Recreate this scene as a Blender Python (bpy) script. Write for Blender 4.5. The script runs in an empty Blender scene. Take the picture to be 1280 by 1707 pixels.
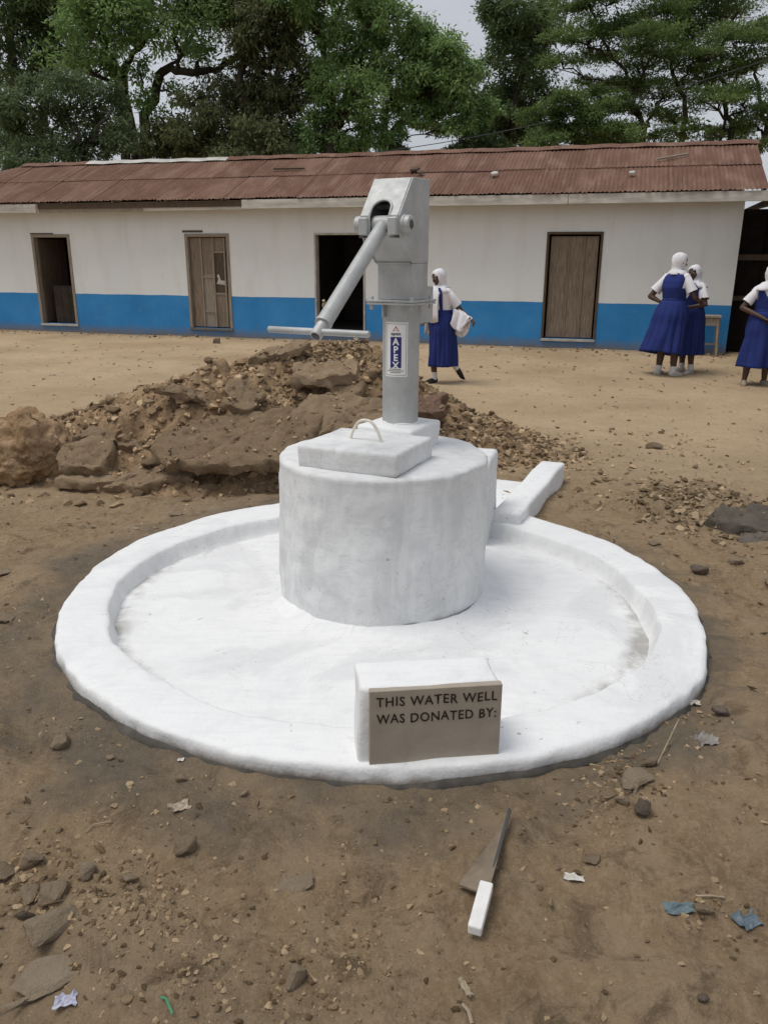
import bpy, bmesh, math, random
import numpy as np
from math import sin, cos, pi, radians, sqrt, hypot, exp
from mathutils import Vector, Matrix, Euler

S = bpy.context.scene
COL = S.collection
random.seed(7); RNG = np.random.default_rng(11)

# ------------------------------------------------------------------ camera, sky, sun, exposure
cam_d = bpy.data.cameras.new('camera'); cam = bpy.data.objects.new('camera', cam_d); COL.objects.link(cam)
cam_d.sensor_fit = 'VERTICAL'; cam_d.sensor_height = 24.0; cam_d.lens = 24.0*1314.3/1707.0
cam_d.clip_start = 0.05; cam_d.clip_end = 600
cam.matrix_world = Matrix.Translation((0, 0, 1.55)) @ Matrix.Rotation(pi/2-0.3063, 4, 'X') @ Matrix.Rotation(0.0055, 4, 'Z')
S.camera = cam
S.render.resolution_x = 767; S.render.resolution_y = 1024

SUN_EL, SUN_AZ = radians(68), radians(-106)      # azimuth from +Y (away from the camera), negative = towards the left
W = bpy.data.worlds.new('World'); S.world = W; W.use_nodes = True
nt = W.node_tree; nt.nodes.clear()
sky = nt.nodes.new('ShaderNodeTexSky'); sky.sky_type = 'NISHITA'; sky.sun_disc = False
sky.sun_elevation = SUN_EL; sky.sun_rotation = SUN_AZ; sky.dust_density = 4; sky.air_density = 1.0
skyb = nt.nodes.new('ShaderNodeMix'); skyb.data_type = 'RGBA'; skyb.blend_type = 'MULTIPLY'; skyb.inputs[0].default_value = 1
nt.links.new(sky.outputs[0], skyb.inputs[6]); skyb.inputs[7].default_value = (.10, .10, .10, 1)
# closed cloud deck: soft grey, uneven
tc = nt.nodes.new('ShaderNodeTexCoord')
nz = nt.nodes.new('ShaderNodeTexNoise'); nz.inputs['Scale'].default_value = 2.2; nz.inputs['Detail'].default_value = 5
mpv = nt.nodes.new('ShaderNodeMapping'); mpv.inputs['Scale'].default_value = (1, 1, 2.4)
nt.links.new(tc.outputs['Generated'], mpv.inputs[0]); nt.links.new(mpv.outputs[0], nz.inputs[0])
rp = nt.nodes.new('ShaderNodeValToRGB')
rp.color_ramp.elements[0].position = .34; rp.color_ramp.elements[0].color = (.350, .367, .400, 1)
rp.color_ramp.elements[1].position = .70; rp.color_ramp.elements[1].color = (.47, .485, .515, 1)
nt.links.new(nz.outputs['Fac'], rp.inputs[0])
mx = nt.nodes.new('ShaderNodeMix'); mx.data_type = 'RGBA'; mx.inputs[0].default_value = .88
nt.links.new(skyb.outputs[2], mx.inputs[6]); nt.links.new(rp.outputs[0], mx.inputs[7])
bg = nt.nodes.new('ShaderNodeBackground'); bg.inputs[1].default_value = 1.0
wo = nt.nodes.new('ShaderNodeOutputWorld')
nt.links.new(mx.outputs[2], bg.inputs[0]); nt.links.new(bg.outputs[0], wo.inputs[0])

sd = bpy.data.lights.new('sun', 'SUN'); sun = bpy.data.objects.new('sun', sd); COL.objects.link(sun)
sd.energy = 1.38; sd.angle = radians(28); sd.color = (1, .965, .91)
sdir = Vector((sin(SUN_AZ)*cos(SUN_EL), cos(SUN_AZ)*cos(SUN_EL), sin(SUN_EL)))
sun.rotation_euler = sdir.to_track_quat('Z', 'Y').to_euler(); sun.location = sdir*60
S.view_settings.view_transform = 'Standard'; S.view_settings.look = 'None'
S.view_settings.gamma = 1; S.view_settings.use_curve_mapping = False; S.view_settings.exposure = 0.42

# ------------------------------------------------------------------ helpers
def _h(ix, iy, iz, seed):
    n = (ix.astype(np.int64)*374761393 + iy.astype(np.int64)*668265263 + iz.astype(np.int64)*2147483647 + seed*974711) & 0xffffffff
    n = ((n ^ (n >> 13))*1274126177) & 0xffffffff
    n = ((n ^ (n >> 16))*2246822519) & 0xffffffff
    return ((n ^ (n >> 15)) & 0xffff)/65535.0
def vnoise(x, y, z=0, seed=0):
    x = np.asarray(x, float); y = np.asarray(y, float); z = np.zeros_like(x)+z
    ix, iy, iz = np.floor(x), np.floor(y), np.floor(z)
    fx, fy, fz = x-ix, y-iy, z-iz
    fx, fy, fz = [f*f*f*(f*(f*6-15)+10) for f in (fx, fy, fz)]
    r = 0
    for dx in (0, 1):
        for dy in (0, 1):
            for dz in (0, 1):
                w = (fx if dx else 1-fx)*(fy if dy else 1-fy)*(fz if dz else 1-fz)
                r = r+w*_h(ix+dx, iy+dy, iz+dz, seed)
    return r*2-1
def fbm(x, y, z=0, oct=4, seed=0, gain=.5):
    r = 0; a = 1
    for k in range(oct):
        r = r+a*vnoise(np.asarray(x)*2**k+k*17.3, np.asarray(y)*2**k-k*9.1, np.asarray(z)*2**k+k*3.7, seed+k); a *= gain
    return r
def smooth(a, b, x):
    t = np.clip((np.asarray(x, float)-a)/(b-a), 0, 1); return t*t*(3-2*t)

def mesh_obj(name, verts, faces, mat=None, parent=None, shade=True, loc=None, rot=None):
    me = bpy.data.meshes.new(name)
    if isinstance(verts, np.ndarray): verts = verts.tolist()
    me.from_pydata(verts, [], faces if isinstance(faces, list) else faces.tolist())
    if shade: me.polygons.foreach_set('use_smooth', [True]*len(me.polygons))
    me.update()
    return link(name, me, mat, parent, loc, rot)
def link(name, me, mat=None, parent=None, loc=None, rot=None):
    o = bpy.data.objects.new(name, me); COL.objects.link(o)
    if mat is not None and me is not None and not me.materials: me.materials.append(mat)
    if parent is not None: o.parent = parent
    if loc is not None: o.location = loc
    if rot is not None: o.rotation_euler = rot
    return o
def bm_obj(name, bm, mat=None, parent=None, shade=False, loc=None, rot=None):
    bmesh.ops.recalc_face_normals(bm, faces=bm.faces[:])
    me = bpy.data.meshes.new(name); bm.to_mesh(me); bm.free()
    if shade: me.polygons.foreach_set('use_smooth', [True]*len(me.polygons))
    return link(name, me, mat, parent, loc, rot)
def autosmooth(o, ang=40):
    me = o.data; me.polygons.foreach_set('use_smooth', [True]*len(me.polygons))
    me.set_sharp_from_angle(angle=radians(ang)); return o
def tag(o, label=None, cat=None, group=None, kind=None):
    if label: o['label'] = label
    if cat: o['category'] = cat
    if group: o['group'] = group
    if kind: o['kind'] = kind
    return o
def empty(name, loc=(0, 0, 0), rz=0, label=None, cat=None, group=None):
    o = bpy.data.objects.new(name, None); COL.objects.link(o); o.empty_display_size = .1
    o.location = loc; o.rotation_euler = (0, 0, rz)
    return tag(o, label, cat, group)
def add_box(bm, x0, x1, y0, y1, z0, z1, bevel=0, seg=1, M=None):
    b = bmesh.new(); bmesh.ops.create_cube(b, size=1)
    for v in b.verts: v.co = Vector(((x0+x1)/2+v.co.x*(x1-x0), (y0+y1)/2+v.co.y*(y1-y0), (z0+z1)/2+v.co.z*(z1-z0)))
    if bevel: bmesh.ops.bevel(b, geom=b.edges[:], offset=bevel, segments=seg, affect='EDGES', profile=.5)
    if M is not None: bmesh.ops.transform(b, matrix=M, verts=b.verts[:])
    _merge(bm, b)
def _merge(bm, b):
    t = bpy.data.meshes.new('t'); b.to_mesh(t); b.free(); bm.from_mesh(t); bpy.data.meshes.remove(t)
def box(name, x0, x1, y0, y1, z0, z1, mat, parent=None, bevel=.004, M=None, seg=1):
    bm = bmesh.new(); add_box(bm, x0, x1, y0, y1, z0, z1, bevel, seg, M); return bm_obj(name, bm, mat, parent)
def frames(P):
    P = [Vector(p) for p in P]; n = len(P); T = []
    for i in range(n):
        t = (P[min(i+1, n-1)]-P[max(i-1, 0)])
        T.append(t.normalized() if t.length > 1e-9 else Vector((0, 0, 1)))
    ref = Vector((0, 0, 1)) if abs(T[0].z) < .9 else Vector((0, 1, 0))
    out = []; u = (ref-T[0]*ref.dot(T[0])).normalized()
    for t in T:
        u = (u-t*u.dot(t))
        u = u.normalized() if u.length > 1e-6 else t.orthogonal().normalized()
        out.append((u, t.cross(u)))
    return P, out
def tube_vf(P, rad, seg=10, cap=True, base=0):
    P, F = frames(P); V = []; Fc = []
    if not hasattr(rad, '__len__'): rad = [rad]*len(P)
    for p, (u, w), r in zip(P, F, rad):
        ru, rw = (r, r) if not hasattr(r, '__len__') else r
        for k in range(seg):
            a = 2*pi*k/seg; V.append(tuple(p+u*(ru*cos(a))+w*(rw*sin(a))))
    n = len(P)
    for i in range(n-1):
        for k in range(seg):
            a = base+i*seg+k; b = base+i*seg+(k+1) % seg
            Fc.append((a, b, b+seg, a+seg))
    if cap:
        Fc.append(tuple(base+k for k in reversed(range(seg)))); Fc.append(tuple(base+(n-1)*seg+k for k in range(seg)))
    return V, Fc
def tube(name, P, rad, mat, parent=None, seg=10, cap=True):
    V, F = tube_vf(P, rad, seg, cap); o = mesh_obj(name, V, F, mat, parent); return autosmooth(o, 50)
class MB:
    def __init__(s): s.V = []; s.F = []
    def add(s, V, F):
        b = len(s.V); s.V += [tuple(v) for v in V]; s.F += [tuple(i+b for i in f) for f in F]
    def tube(s, P, rad, seg=10, cap=True): V, F = tube_vf(P, rad, seg, cap); s.add(V, F)
    def ell(s, c, r, seg=16, rings=10, M=None):
        V = []; F = []
        for i in range(rings+1):
            t = pi*i/rings
            for k in range(seg):
                a = 2*pi*k/seg; v = Vector((r[0]*sin(t)*cos(a), r[1]*sin(t)*sin(a), r[2]*cos(t)))
                if M is not None: v = M @ v
                V.append(tuple(Vector(c)+v))
        for i in range(rings):
            for k in range(seg): F.append((i*seg+k, (i+1)*seg+k, (i+1)*seg+(k+1) % seg, i*seg+(k+1) % seg))
        s.add(V, F)
    def build(s, name, mat, parent=None, shade=True): return mesh_obj(name, s.V, s.F, mat, parent, shade)

# ------------------------------------------------------------------ materials
def nodes(name, rough=.8, spec=.3):
    m = bpy.data.materials.new(name); m.use_nodes = True; t = m.node_tree
    b = t.nodes['Principled BSDF']; b.inputs['Roughness'].default_value = rough; b.inputs['Specular IOR Level'].default_value = spec
    return m, t, b
def N(t, typ, **kw):
    n = t.nodes.new(typ)
    for k, v in kw.items():
        if k.startswith('i_'):
            key = k[2:]; n.inputs[int(key) if key.isdigit() else key.replace('_', ' ')].default_value = v
        else: setattr(n, k, v)
    return n
def noise(t, scale, detail=4, rough=.55, vec=None, dist=0):
    n = N(t, 'ShaderNodeTexNoise'); n.inputs['Scale'].default_value = scale; n.inputs['Detail'].default_value = detail
    n.inputs['Roughness'].default_value = rough; n.inputs['Distortion'].default_value = dist
    if vec is not None: t.links.new(vec, n.inputs['Vector'])
    return n.outputs['Fac']
def ramp(t, fac, stops):
    r = N(t, 'ShaderNodeValToRGB'); e = r.color_ramp.elements
    while len(e) < len(stops): e.new(.5)
    for q, (p, c) in zip(e, stops): q.position = p; q.color = (c[0], c[1], c[2], 1) if hasattr(c, '__len__') else (c, c, c, 1)
    t.links.new(fac, r.inputs[0]); return r.outputs[0]
def mix(t, fac, a, b, mode='MIX'):
    m = N(t, 'ShaderNodeMix', data_type='RGBA', blend_type=mode)
    for s, v in ((0, fac), (6, a), (7, b)):
        if isinstance(v, bpy.types.NodeSocket): t.links.new(v, m.inputs[s])
        elif s == 0: m.inputs[0].default_value = v
        else: m.inputs[s].default_value = (v[0], v[1], v[2], 1)
    return m.outputs[2]
def mathn(t, op, a, b=None, c=None, clamp=False):
    m = N(t, 'ShaderNodeMath', operation=op, use_clamp=clamp)
    for i, v in enumerate((a, b, c)):
        if v is None: continue
        if isinstance(v, bpy.types.NodeSocket): t.links.new(v, m.inputs[i])
        else: m.inputs[i].default_value = v
    return m.outputs[0]
def bump(t, b, h, strength, dist=.01):
    n = N(t, 'ShaderNodeBump'); n.inputs['Strength'].default_value = strength; n.inputs['Distance'].default_value = dist
    t.links.new(h, n.inputs['Height']); t.links.new(n.outputs[0], b.inputs['Normal'])
def objco(t): return N(t, 'ShaderNodeTexCoord').outputs['Object']
def mapping(t, vec, scale=(1, 1, 1), rot=(0, 0, 0)):
    m = N(t, 'ShaderNodeMapping'); m.inputs['Scale'].default_value = scale; m.inputs['Rotation'].default_value = rot
    t.links.new(vec, m.inputs[0]); return m.outputs[0]
def objrand(t): return N(t, 'ShaderNodeObjectInfo').outputs['Random']
def islrand(t): return N(t, 'ShaderNodeNewGeometry').outputs['Random Per Island']

def mat_simple(name, c, rough=.7, spec=.3, var=.12, scale=30, bs=.15, bd=.003, metallic=0, sc3=(1, 1, 1)):
    m, t, b = nodes(name, rough, spec); v = mapping(t, objco(t), sc3)
    f = noise(t, scale, 5, .6, v)
    lo = tuple(x*(1-var) for x in c); hi = tuple(min(1, x*(1+var)) for x in c)
    t.links.new(ramp(t, f, [(.3, lo), (.7, hi)]), b.inputs['Base Color']); b.inputs['Metallic'].default_value = metallic
    if bs: bump(t, b, noise(t, scale*2.5, 4, .6, v), bs, bd)
    return m

def mat_whitewash(name, worn):
    """brushed lime wash over cement: brush marks, thin places where grey cement grins through, small chips"""
    m, t, b = nodes(name, .85, .2); o = objco(t)
    big = noise(t, 3.2, 5, .6, o, .6); mid = noise(t, 9, 5, .65, mapping(t, o, (1, 1, .45)), .4)
    col = mix(t, ramp(t, big, [(.46, 0), (.60, 1)]), (.79-.05*worn, .795-.05*worn, .79-.05*worn), (.765-.09*worn, .77-.09*worn, .77-.09*worn))
    thin = ramp(t, mid, [(.53-.05*worn, 0), (.72-.04*worn, 1)])
    col = mix(t, mathn(t, 'MULTIPLY', thin, .30+.30*worn), col, (.60, .605, .60))
    br_ = noise(t, 22, 4, .6, mapping(t, o, (.28, 1.4, 1), (0, 0, .5)), .6)
    col = mix(t, mathn(t, 'MULTIPLY', ramp(t, br_, [(.48, 0), (.66, 1)]), .48), col, (.70-.10*worn, .708-.10*worn, .715-.10*worn))
    sm_ = noise(t, 1.5, 5, .62, o, 1.2)
    col = mix(t, mathn(t, 'MULTIPLY', ramp(t, sm_, [(.50, 0), (.60, 1)]), .62), col, (.645, .65, .655))
    cr = mathn(t, 'ABSOLUTE', mathn(t, 'SUBTRACT', noise(t, 2.3, 6, .62, o, .8), .5))
    crm = mathn(t, 'MULTIPLY', ramp(t, cr, [(.0, 1), (.0035, 0)]), ramp(t, noise(t, 1.3, 3, .5, o), [(.50, 0), (.56, 1)]))
    col = mix(t, mathn(t, 'MULTIPLY', crm, .55), col, (.40, .395, .38))
    if not worn:
        sp = mathn(t, 'MULTIPLY', ramp(t, noise(t, 60, 3, .5, o), [(.66, 0), (.72, 1)]), ramp(t, noise(t, 2.6, 4, .6, o), [(.52, 0), (.64, 1)]))
        col = mix(t, mathn(t, 'MULTIPLY', sp, .55), col, (.50, .46, .40))
    if worn:
        streak = noise(t, 3.4, 6, .68, mapping(t, o, (1.5, 1.5, .75)), .9)
        col = mix(t, mathn(t, 'MULTIPLY', ramp(t, streak, [(.53, 0), (.62, 1)]), .38*worn), col, (.52, .525, .518))
        scr = noise(t, 16, 4, .6, mapping(t, o, (.5, .5, 3.5)), .5)
        col = mix(t, mathn(t, 'MULTIPLY', ramp(t, scr, [(.60, 0), (.72, 1)]), .40), col, (.48, .485, .48))
        drip = noise(t, 7, 3, .5, mapping(t, o, (2.2, 2.2, .3)))
        col = mix(t, mathn(t, 'MULTIPLY', ramp(t, drip, [(.60, 0), (.66, 1)]), .45), col, (.76, .765, .76))
    chip = mathn(t, 'MULTIPLY', ramp(t, noise(t, 42, 3, .5, o), [(.66, 0), (.71, 1)]), ramp(t, noise(t, 4.5, 3, .5, o), [(.55, 0), (.65, 1)]))
    col = mix(t, mathn(t, 'MULTIPLY', chip, .8), col, (.33, .33, .32))
    t.links.new(col, b.inputs['Base Color'])
    h = mathn(t, 'ADD', mathn(t, 'MULTIPLY', noise(t, 12, 6, .6, o), .7), mathn(t, 'MULTIPLY', noise(t, 90, 3, .5, mapping(t, o, (1, .35, 1))), .22))
    bump(t, b, h, .55, .012); return m

M = {}
M['wash'] = mat_whitewash('white_limewash', 0)
M['wash_worn'] = mat_whitewash('thin_limewash_on_cement', 1)

def mat_steel():
    m, t, b = nodes('grey_painted_steel', .5, .35); o = objco(t)
    c = ramp(t, noise(t, 9, 5, .6, o), [(.3, (.36, .37, .365)), (.7, (.50, .51, .505))])
    c = mix(t, ramp(t, noise(t, 60, 3, .5, o), [(.64, 0), (.75, .5)]), c, (.26, .265, .26))
    t.links.new(c, b.inputs['Base Color']); b.inputs['Metallic'].default_value = .25
    t.links.new(ramp(t, noise(t, 25, 4, .6, o), [(.3, .46), (.7, .62)]), b.inputs['Roughness'])
    bump(t, b, noise(t, 35, 4, .5, o), .12, .004); return m
M['steel'] = mat_steel()
M['dark_steel'] = mat_simple('oily_dark_steel', (.07, .07, .068), .5, .4)
M['brass'] = mat_simple('worn_brass_bolt', (.28, .22, .12), .45, .5, metallic=.6)
M['rebar'] = mat_simple('painted_rebar', (.72, .68, .58), .6, .3, .2)
M['sticker'] = mat_simple('sticker_white', (.78, .78, .76), .4, .4, .03, 20, .02)
M['navy'] = mat_simple('sticker_navy', (.025, .03, .16), .4, .4, .05, 20, 0)
M['red'] = mat_simple('sticker_red', (.45, .05, .04), .4, .4, .05, 20, 0)
M['ink'] = mat_simple('sticker_ink', (.05, .05, .06), .5, .3, .05, 20, 0)
M['plaque'] = mat_simple('beige_plaque', (.36, .31, .25), .75, .25, .10, 14, .15, .003)
M['letter'] = mat_simple('brown_lettering', (.035, .022, .015), .7, .2, .3, 60, 0)

def mat_ground():
    m, t, b = nodes('bare_earth', .95, .12); o = objco(t)
    sep = N(t, 'ShaderNodeSeparateXYZ'); t.links.new(o, sep.inputs[0]); X, Y = sep.outputs[0], sep.outputs[1]
    warp = noise(t, .9, 5, .6, o); wf = noise(t, 4, 4, .6, o)
    mud = ramp(t, noise(t, 2.4, 6, .65, o), [(.30, (0.234, 0.164, 0.094)), (.52, (0.320, 0.227, 0.135)), (.72, (0.381, 0.278, 0.171))])
    mud = mix(t, ramp(t, noise(t, 38, 5, .7, o), [(.46, 0), (.70, .65)]), mud, (0.483, 0.366, 0.236))
    mud = mix(t, ramp(t, noise(t, 17, 5, .7, o), [(.56, 0), (.74, .6)]), mud, (0.179, 0.124, 0.076))
    mud = mix(t, ramp(t, noise(t, 1.1, 4, .6, mapping(t, o, (1, 1, 1), (0, 0, .7))), [(.50, 0), (.66, .42)]), mud, (0.257, 0.212, 0.156))
    mud = mix(t, ramp(t, noise(t, 5.5, 7, .72, o, .8), [(.47, 0), (.60, .75)]), mud, (0.372, 0.278, 0.177))
    mud = mix(t, ramp(t, noise(t, 7.5, 7, .75, mapping(t, o, (1, 1, 1), (0, 0, 2.1)), .6), [(.53, 0), (.66, .8)]), mud, (0.152, 0.106, 0.065))
    mud = mix(t, ramp(t, noise(t, 150, 3, .6, o), [(.60, 0), (.72, .6)]), mud, (0.474, 0.371, 0.248))
    sand = ramp(t, noise(t, .55, 6, .6, o), [(.28, (0.384, 0.279, 0.171)), (.55, (0.508, 0.382, 0.242)), (.75, (0.598, 0.456, 0.296))])
    sand = mix(t, ramp(t, noise(t, 7, 6, .7, o), [(.52, 0), (.72, .5)]), sand, (0.328, 0.239, 0.154))
    sand = mix(t, ramp(t, noise(t, 30, 4, .65, mapping(t, o, (1, .4, 1))), [(.58, 0), (.72, .55)]), sand, (0.271, 0.194, 0.120))
    # dry swept sand of the yard lies beyond the dug-over, trodden mud
    edge = mathn(t, 'ADD', Y, mathn(t, 'MULTIPLY', mathn(t, 'SUBTRACT', warp, .5), 2.6))
    edge = mathn(t, 'ADD', edge, mathn(t, 'MULTIPLY', mathn(t, 'SUBTRACT', wf, .5), 1.0))
    edge = mathn(t, 'ADD', edge, mathn(t, 'MULTIPLY', mathn(t, 'ABSOLUTE', mathn(t, 'SUBTRACT', X, .3)), .10))
    col = mix(t, ramp(t, mathn(t, 'MULTIPLY', mathn(t, 'SUBTRACT', edge, 5.0), .38, None, True), [(0, 0), (1, 1)]), mud, sand)
    # cement slurry splashed on the earth around the apron
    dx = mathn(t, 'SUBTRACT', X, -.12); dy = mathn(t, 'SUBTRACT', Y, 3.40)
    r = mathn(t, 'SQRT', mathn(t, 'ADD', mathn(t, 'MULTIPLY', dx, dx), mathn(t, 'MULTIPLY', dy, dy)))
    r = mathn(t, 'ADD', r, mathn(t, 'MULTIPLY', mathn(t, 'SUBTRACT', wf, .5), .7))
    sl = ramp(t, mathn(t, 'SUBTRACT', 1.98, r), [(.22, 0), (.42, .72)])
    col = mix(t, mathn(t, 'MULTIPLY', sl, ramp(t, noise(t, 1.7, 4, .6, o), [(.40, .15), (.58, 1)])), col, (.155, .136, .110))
    t.links.new(col, b.inputs['Base Color'])
    h = mathn(t, 'ADD', mathn(t, 'MULTIPLY', noise(t, 14, 9, .74, o), 1.0), mathn(t, 'MULTIPLY', noise(t, 95, 5, .7, o), .35))
    bump(t, b, h, 1.0, .034); return m
M['ground'] = mat_ground()

def mat_soil(name, a, bcol, c, island=False, objr=False, sc=6):
    m, t, b = nodes(name, .95, .1); o = objco(t)
    col = ramp(t, noise(t, sc, 7, .68, o), [(.28, a), (.5, bcol), (.75, c)])
    col = mix(t, ramp(t, noise(t, sc*7, 4, .65, o), [(.45, 0), (.75, .6)]), col, tuple(x*.62 for x in a))
    if island:
        r = islrand(t); col = mix(t, .85, col, ramp(t, r, [(0, tuple(x*.62 for x in a)), (.45, (1.0*bcol[0], bcol[1], bcol[2])), (1, tuple(min(1, x*1.5) for x in c))]))
    if objr:
        col = mix(t, .5, col, ramp(t, objrand(t), [(0, a), (.5, bcol), (1, c)]))
    t.links.new(col, b.inputs['Base Color'])
    bump(t, b, mathn(t, 'ADD', noise(t, sc*5, 7, .7, o), mathn(t, 'MULTIPLY', noise(t, sc*28, 3, .6, o), .3)), .85, .02); return m
M['heap'] = mat_soil('dug_soil', (0.193, 0.130, 0.075), (0.328, 0.226, 0.134), (0.485, 0.337, 0.206))
M['clod'] = mat_soil('soil_clods', (0.207, 0.142, 0.084), (0.350, 0.249, 0.154), (0.513, 0.372, 0.233), island=True, sc=14)
M['tan_clod'] = mat_soil('tan_clay_clods', (.17, .122, .072), (.285, .210, .128), (.39, .295, .19), island=True, sc=14)
M['tan'] = mat_soil('tan_clay', (.19, .135, .080), (.29, .215, .135), (.38, .29, .195), sc=9)
M['chunk'] = mat_soil('broken_mortar', (0.204, 0.145, 0.089), (0.297, 0.217, 0.138), (0.403, 0.299, 0.199), objr=True, sc=12)
M['stone'] = mat_soil('field_stone', (.20, .150, .100), (.295, .228, .156), (.40, .322, .235), objr=True, sc=16)
M['dark_stone'] = mat_soil('dark_stone', (0.096, 0.076, 0.061), (0.175, 0.139, 0.109), (0.263, 0.212, 0.168), objr=True, sc=12)
M['edge_rock'] = mat_soil('grey_brown_rock', (.10, .083, .068), (.165, .140, .115), (.235, .200, .165), objr=True, sc=12)
M['gravel'] = mat_soil('gravel', (0.179, 0.124, 0.071), (0.309, 0.217, 0.128), (0.482, 0.358, 0.226), island=True, sc=20)

# ------------------------------------------------------------------ ground
WELL = (-.02, 3.445)
def ground_z(x, y):
    x = np.asarray(x, float); y = np.asarray(y, float)
    z = .06*smooth(9, 15, y)
    d = np.hypot(x-WELL[0], y-WELL[1])
    near = 1-smooth(5, 10, y)
    rough = .022*fbm(x*1.3, y*1.3, 0, 3, 3)+.015*fbm(x*6, y*6, 0, 5, 5, .58)
    c = fbm(x*11, y*11, 0, 3, 9); rough = rough+.012*np.maximum(c-.10, 0)+.004*fbm(x*34, y*34, 0, 2, 12)
    far = .012*fbm(x*.8, y*.8, 0, 3, 4)+.004*fbm(x*5, y*5, 0, 3, 6)
    z = z+(near*rough+(1-near)*far)*smooth(1.30, 1.62, d)-.012*(1-smooth(1.44, 1.60, d))
    z = z+.055*(1-smooth(1.50, 2.5, d))
    z = z-.14*(1-smooth(1.27, 1.39, d))
    return z
def graded(a, b, core0, core1, d0, growth):
    out = [core0]
    while out[-1] < core1: out.append(out[-1]+d0)
    s = d0
    while out[-1] < b: s *= growth; out.append(out[-1]+s)
    lo = [core0]; s = d0
    while lo[-1] > a: s *= growth; lo.append(lo[-1]-s)
    return np.array(sorted(lo[1:])+out)
gx = graded(-260, 260, -1.6, 1.6, .0125, 1.045); gy = graded(-60, 420, 1.1, 3.0, .0125, 1.022)
GX, GY = np.meshgrid(gx, gy); GZ = ground_z(GX, GY)
nx, ny = len(gx), len(gy)
idx = np.arange(nx*ny).reshape(ny, nx)
q = np.stack([idx[:-1, :-1], idx[:-1, 1:], idx[1:, 1:], idx[1:, :-1]], -1).reshape(-1, 4)
g_obj = mesh_obj('ground', np.stack([GX.ravel(), GY.ravel(), GZ.ravel()], 1), q, M['ground'])
g_obj['kind'] = 'structure'

# ------------------------------------------------------------------ school building
BYAW = -.2798
BL = (0, 15.7466, 0)
bld = empty('school_building', BL, BYAW, 'long low white and blue classroom block with rusty corrugated roof', 'building')
def mat_wall():
    m, t, b = nodes('painted_wall', .85, .2); o = objco(t)
    sep = N(t, 'ShaderNodeSeparateXYZ'); t.links.new(o, sep.inputs[0]); Z = sep.outputs[2]
    w = ramp(t, noise(t, .8, 6, .6, o), [(.3, (.745, .765, .755)), (.7, (.80, .82, .81))])
    w = mix(t, ramp(t, noise(t, 2.2, 5, .65, mapping(t, o, (1.5, 1, .25))), [(.50, 0), (.75, .55)]), w, (.66, .65, .61))
    w = mix(t, ramp(t, noise(t, 14, 4, .6, o), [(.60, 0), (.75, .35)]), w, (.60, .57, .51))
    bl = ramp(t, noise(t, 1.2, 6, .6, o), [(.3, (0.032, 0.207, 0.488)), (.7, (0.055, 0.275, 0.598))])
    bl = mix(t, ramp(t, noise(t, 7, 5, .65, mapping(t, o, (1, 1, .6))), [(.54, 0), (.74, .6)]), bl, (0.104, 0.262, 0.439))
    # earth splashed up by rain along the foot
    zz = mathn(t, 'ADD', Z, mathn(t, 'MULTIPLY', mathn(t, 'SUBTRACT', noise(t, 5, 5, .65, o), .5), .22))
    bl = mix(t, ramp(t, zz, [(.06, .85), (.26, 0)]), bl, (.20, .17, .135))
    edge = mathn(t, 'ADD', Z, mathn(t, 'MULTIPLY', mathn(t, 'SUBTRACT', noise(t, 2, 3, .5, o), .5), .022))
    f = mathn(t, 'GREATER_THAN', edge, .878)
    t.links.new(mix(t, f, bl, w), b.inputs['Base Color'])
    # faint block courses under the paint
    br = N(t, 'ShaderNodeTexBrick'); br.inputs['Scale'].default_value = 1; br.inputs['Brick Width'].default_value = .45; br.inputs['Row Height'].default_value = .215
    br.inputs['Mortar Size'].default_value = .008; br.inputs['Mortar Smooth'].default_value = .7
    br.inputs['Color1'].default_value = br.inputs['Color2'].default_value = (1, 1, 1, 1); br.inputs['Mortar'].default_value = (0, 0, 0, 1)
    cb = N(t, 'ShaderNodeCombineXYZ'); t.links.new(sep.outputs[0], cb.inputs[0]); t.links.new(Z, cb.inputs[1]); t.links.new(cb.outputs[0], br.inputs[0])
    h = mathn(t, 'ADD', mathn(t, 'MULTIPLY', br.outputs[0], .05), mathn(t, 'MULTIPLY', noise(t, 10, 6, .6, o), .6))
    bump(t, b, h, .5, .02); return m
M['wall'] = mat_wall()
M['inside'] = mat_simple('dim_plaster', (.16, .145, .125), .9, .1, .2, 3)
M['wood'] = mat_simple('weathered_timber', (.225, .175, .130), .8, .2, .35, 9, .4, .006, sc3=(6, 6, .5))
M['wood_dark'] = mat_simple('dark_timber', (.105, .077, .055), .8, .2, .35, 9, .4, .006, sc3=(6, 6, .5))
M['wood_grey'] = mat_simple('grey_timber', (.29, .245, .195), .8, .2, .3, 9, .4, .006, sc3=(5, 5, .6))
M['fascia'] = mat_simple('dirty_white_board', (.50, .475, .42), .8, .2, .28, 4, .3, .004, sc3=(.5, 3, 3))
M['frame'] = mat_simple('painted_frame', (.46, .43, .38), .8, .2, .25, 6, .3, .004)
M['dark_brown'] = mat_simple('dark_brown_board', (.048, .038, .030), .9, .1, .3, 6, .3, .006)  # very dark brown for the half-height boards
M['shade_wood'] = mat_simple('shade_darkened_timber', (.018, .014, .012), .9, .1, .3, 6, .3, .006)  # shed planks, the shade of the interior put into their colour

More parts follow.
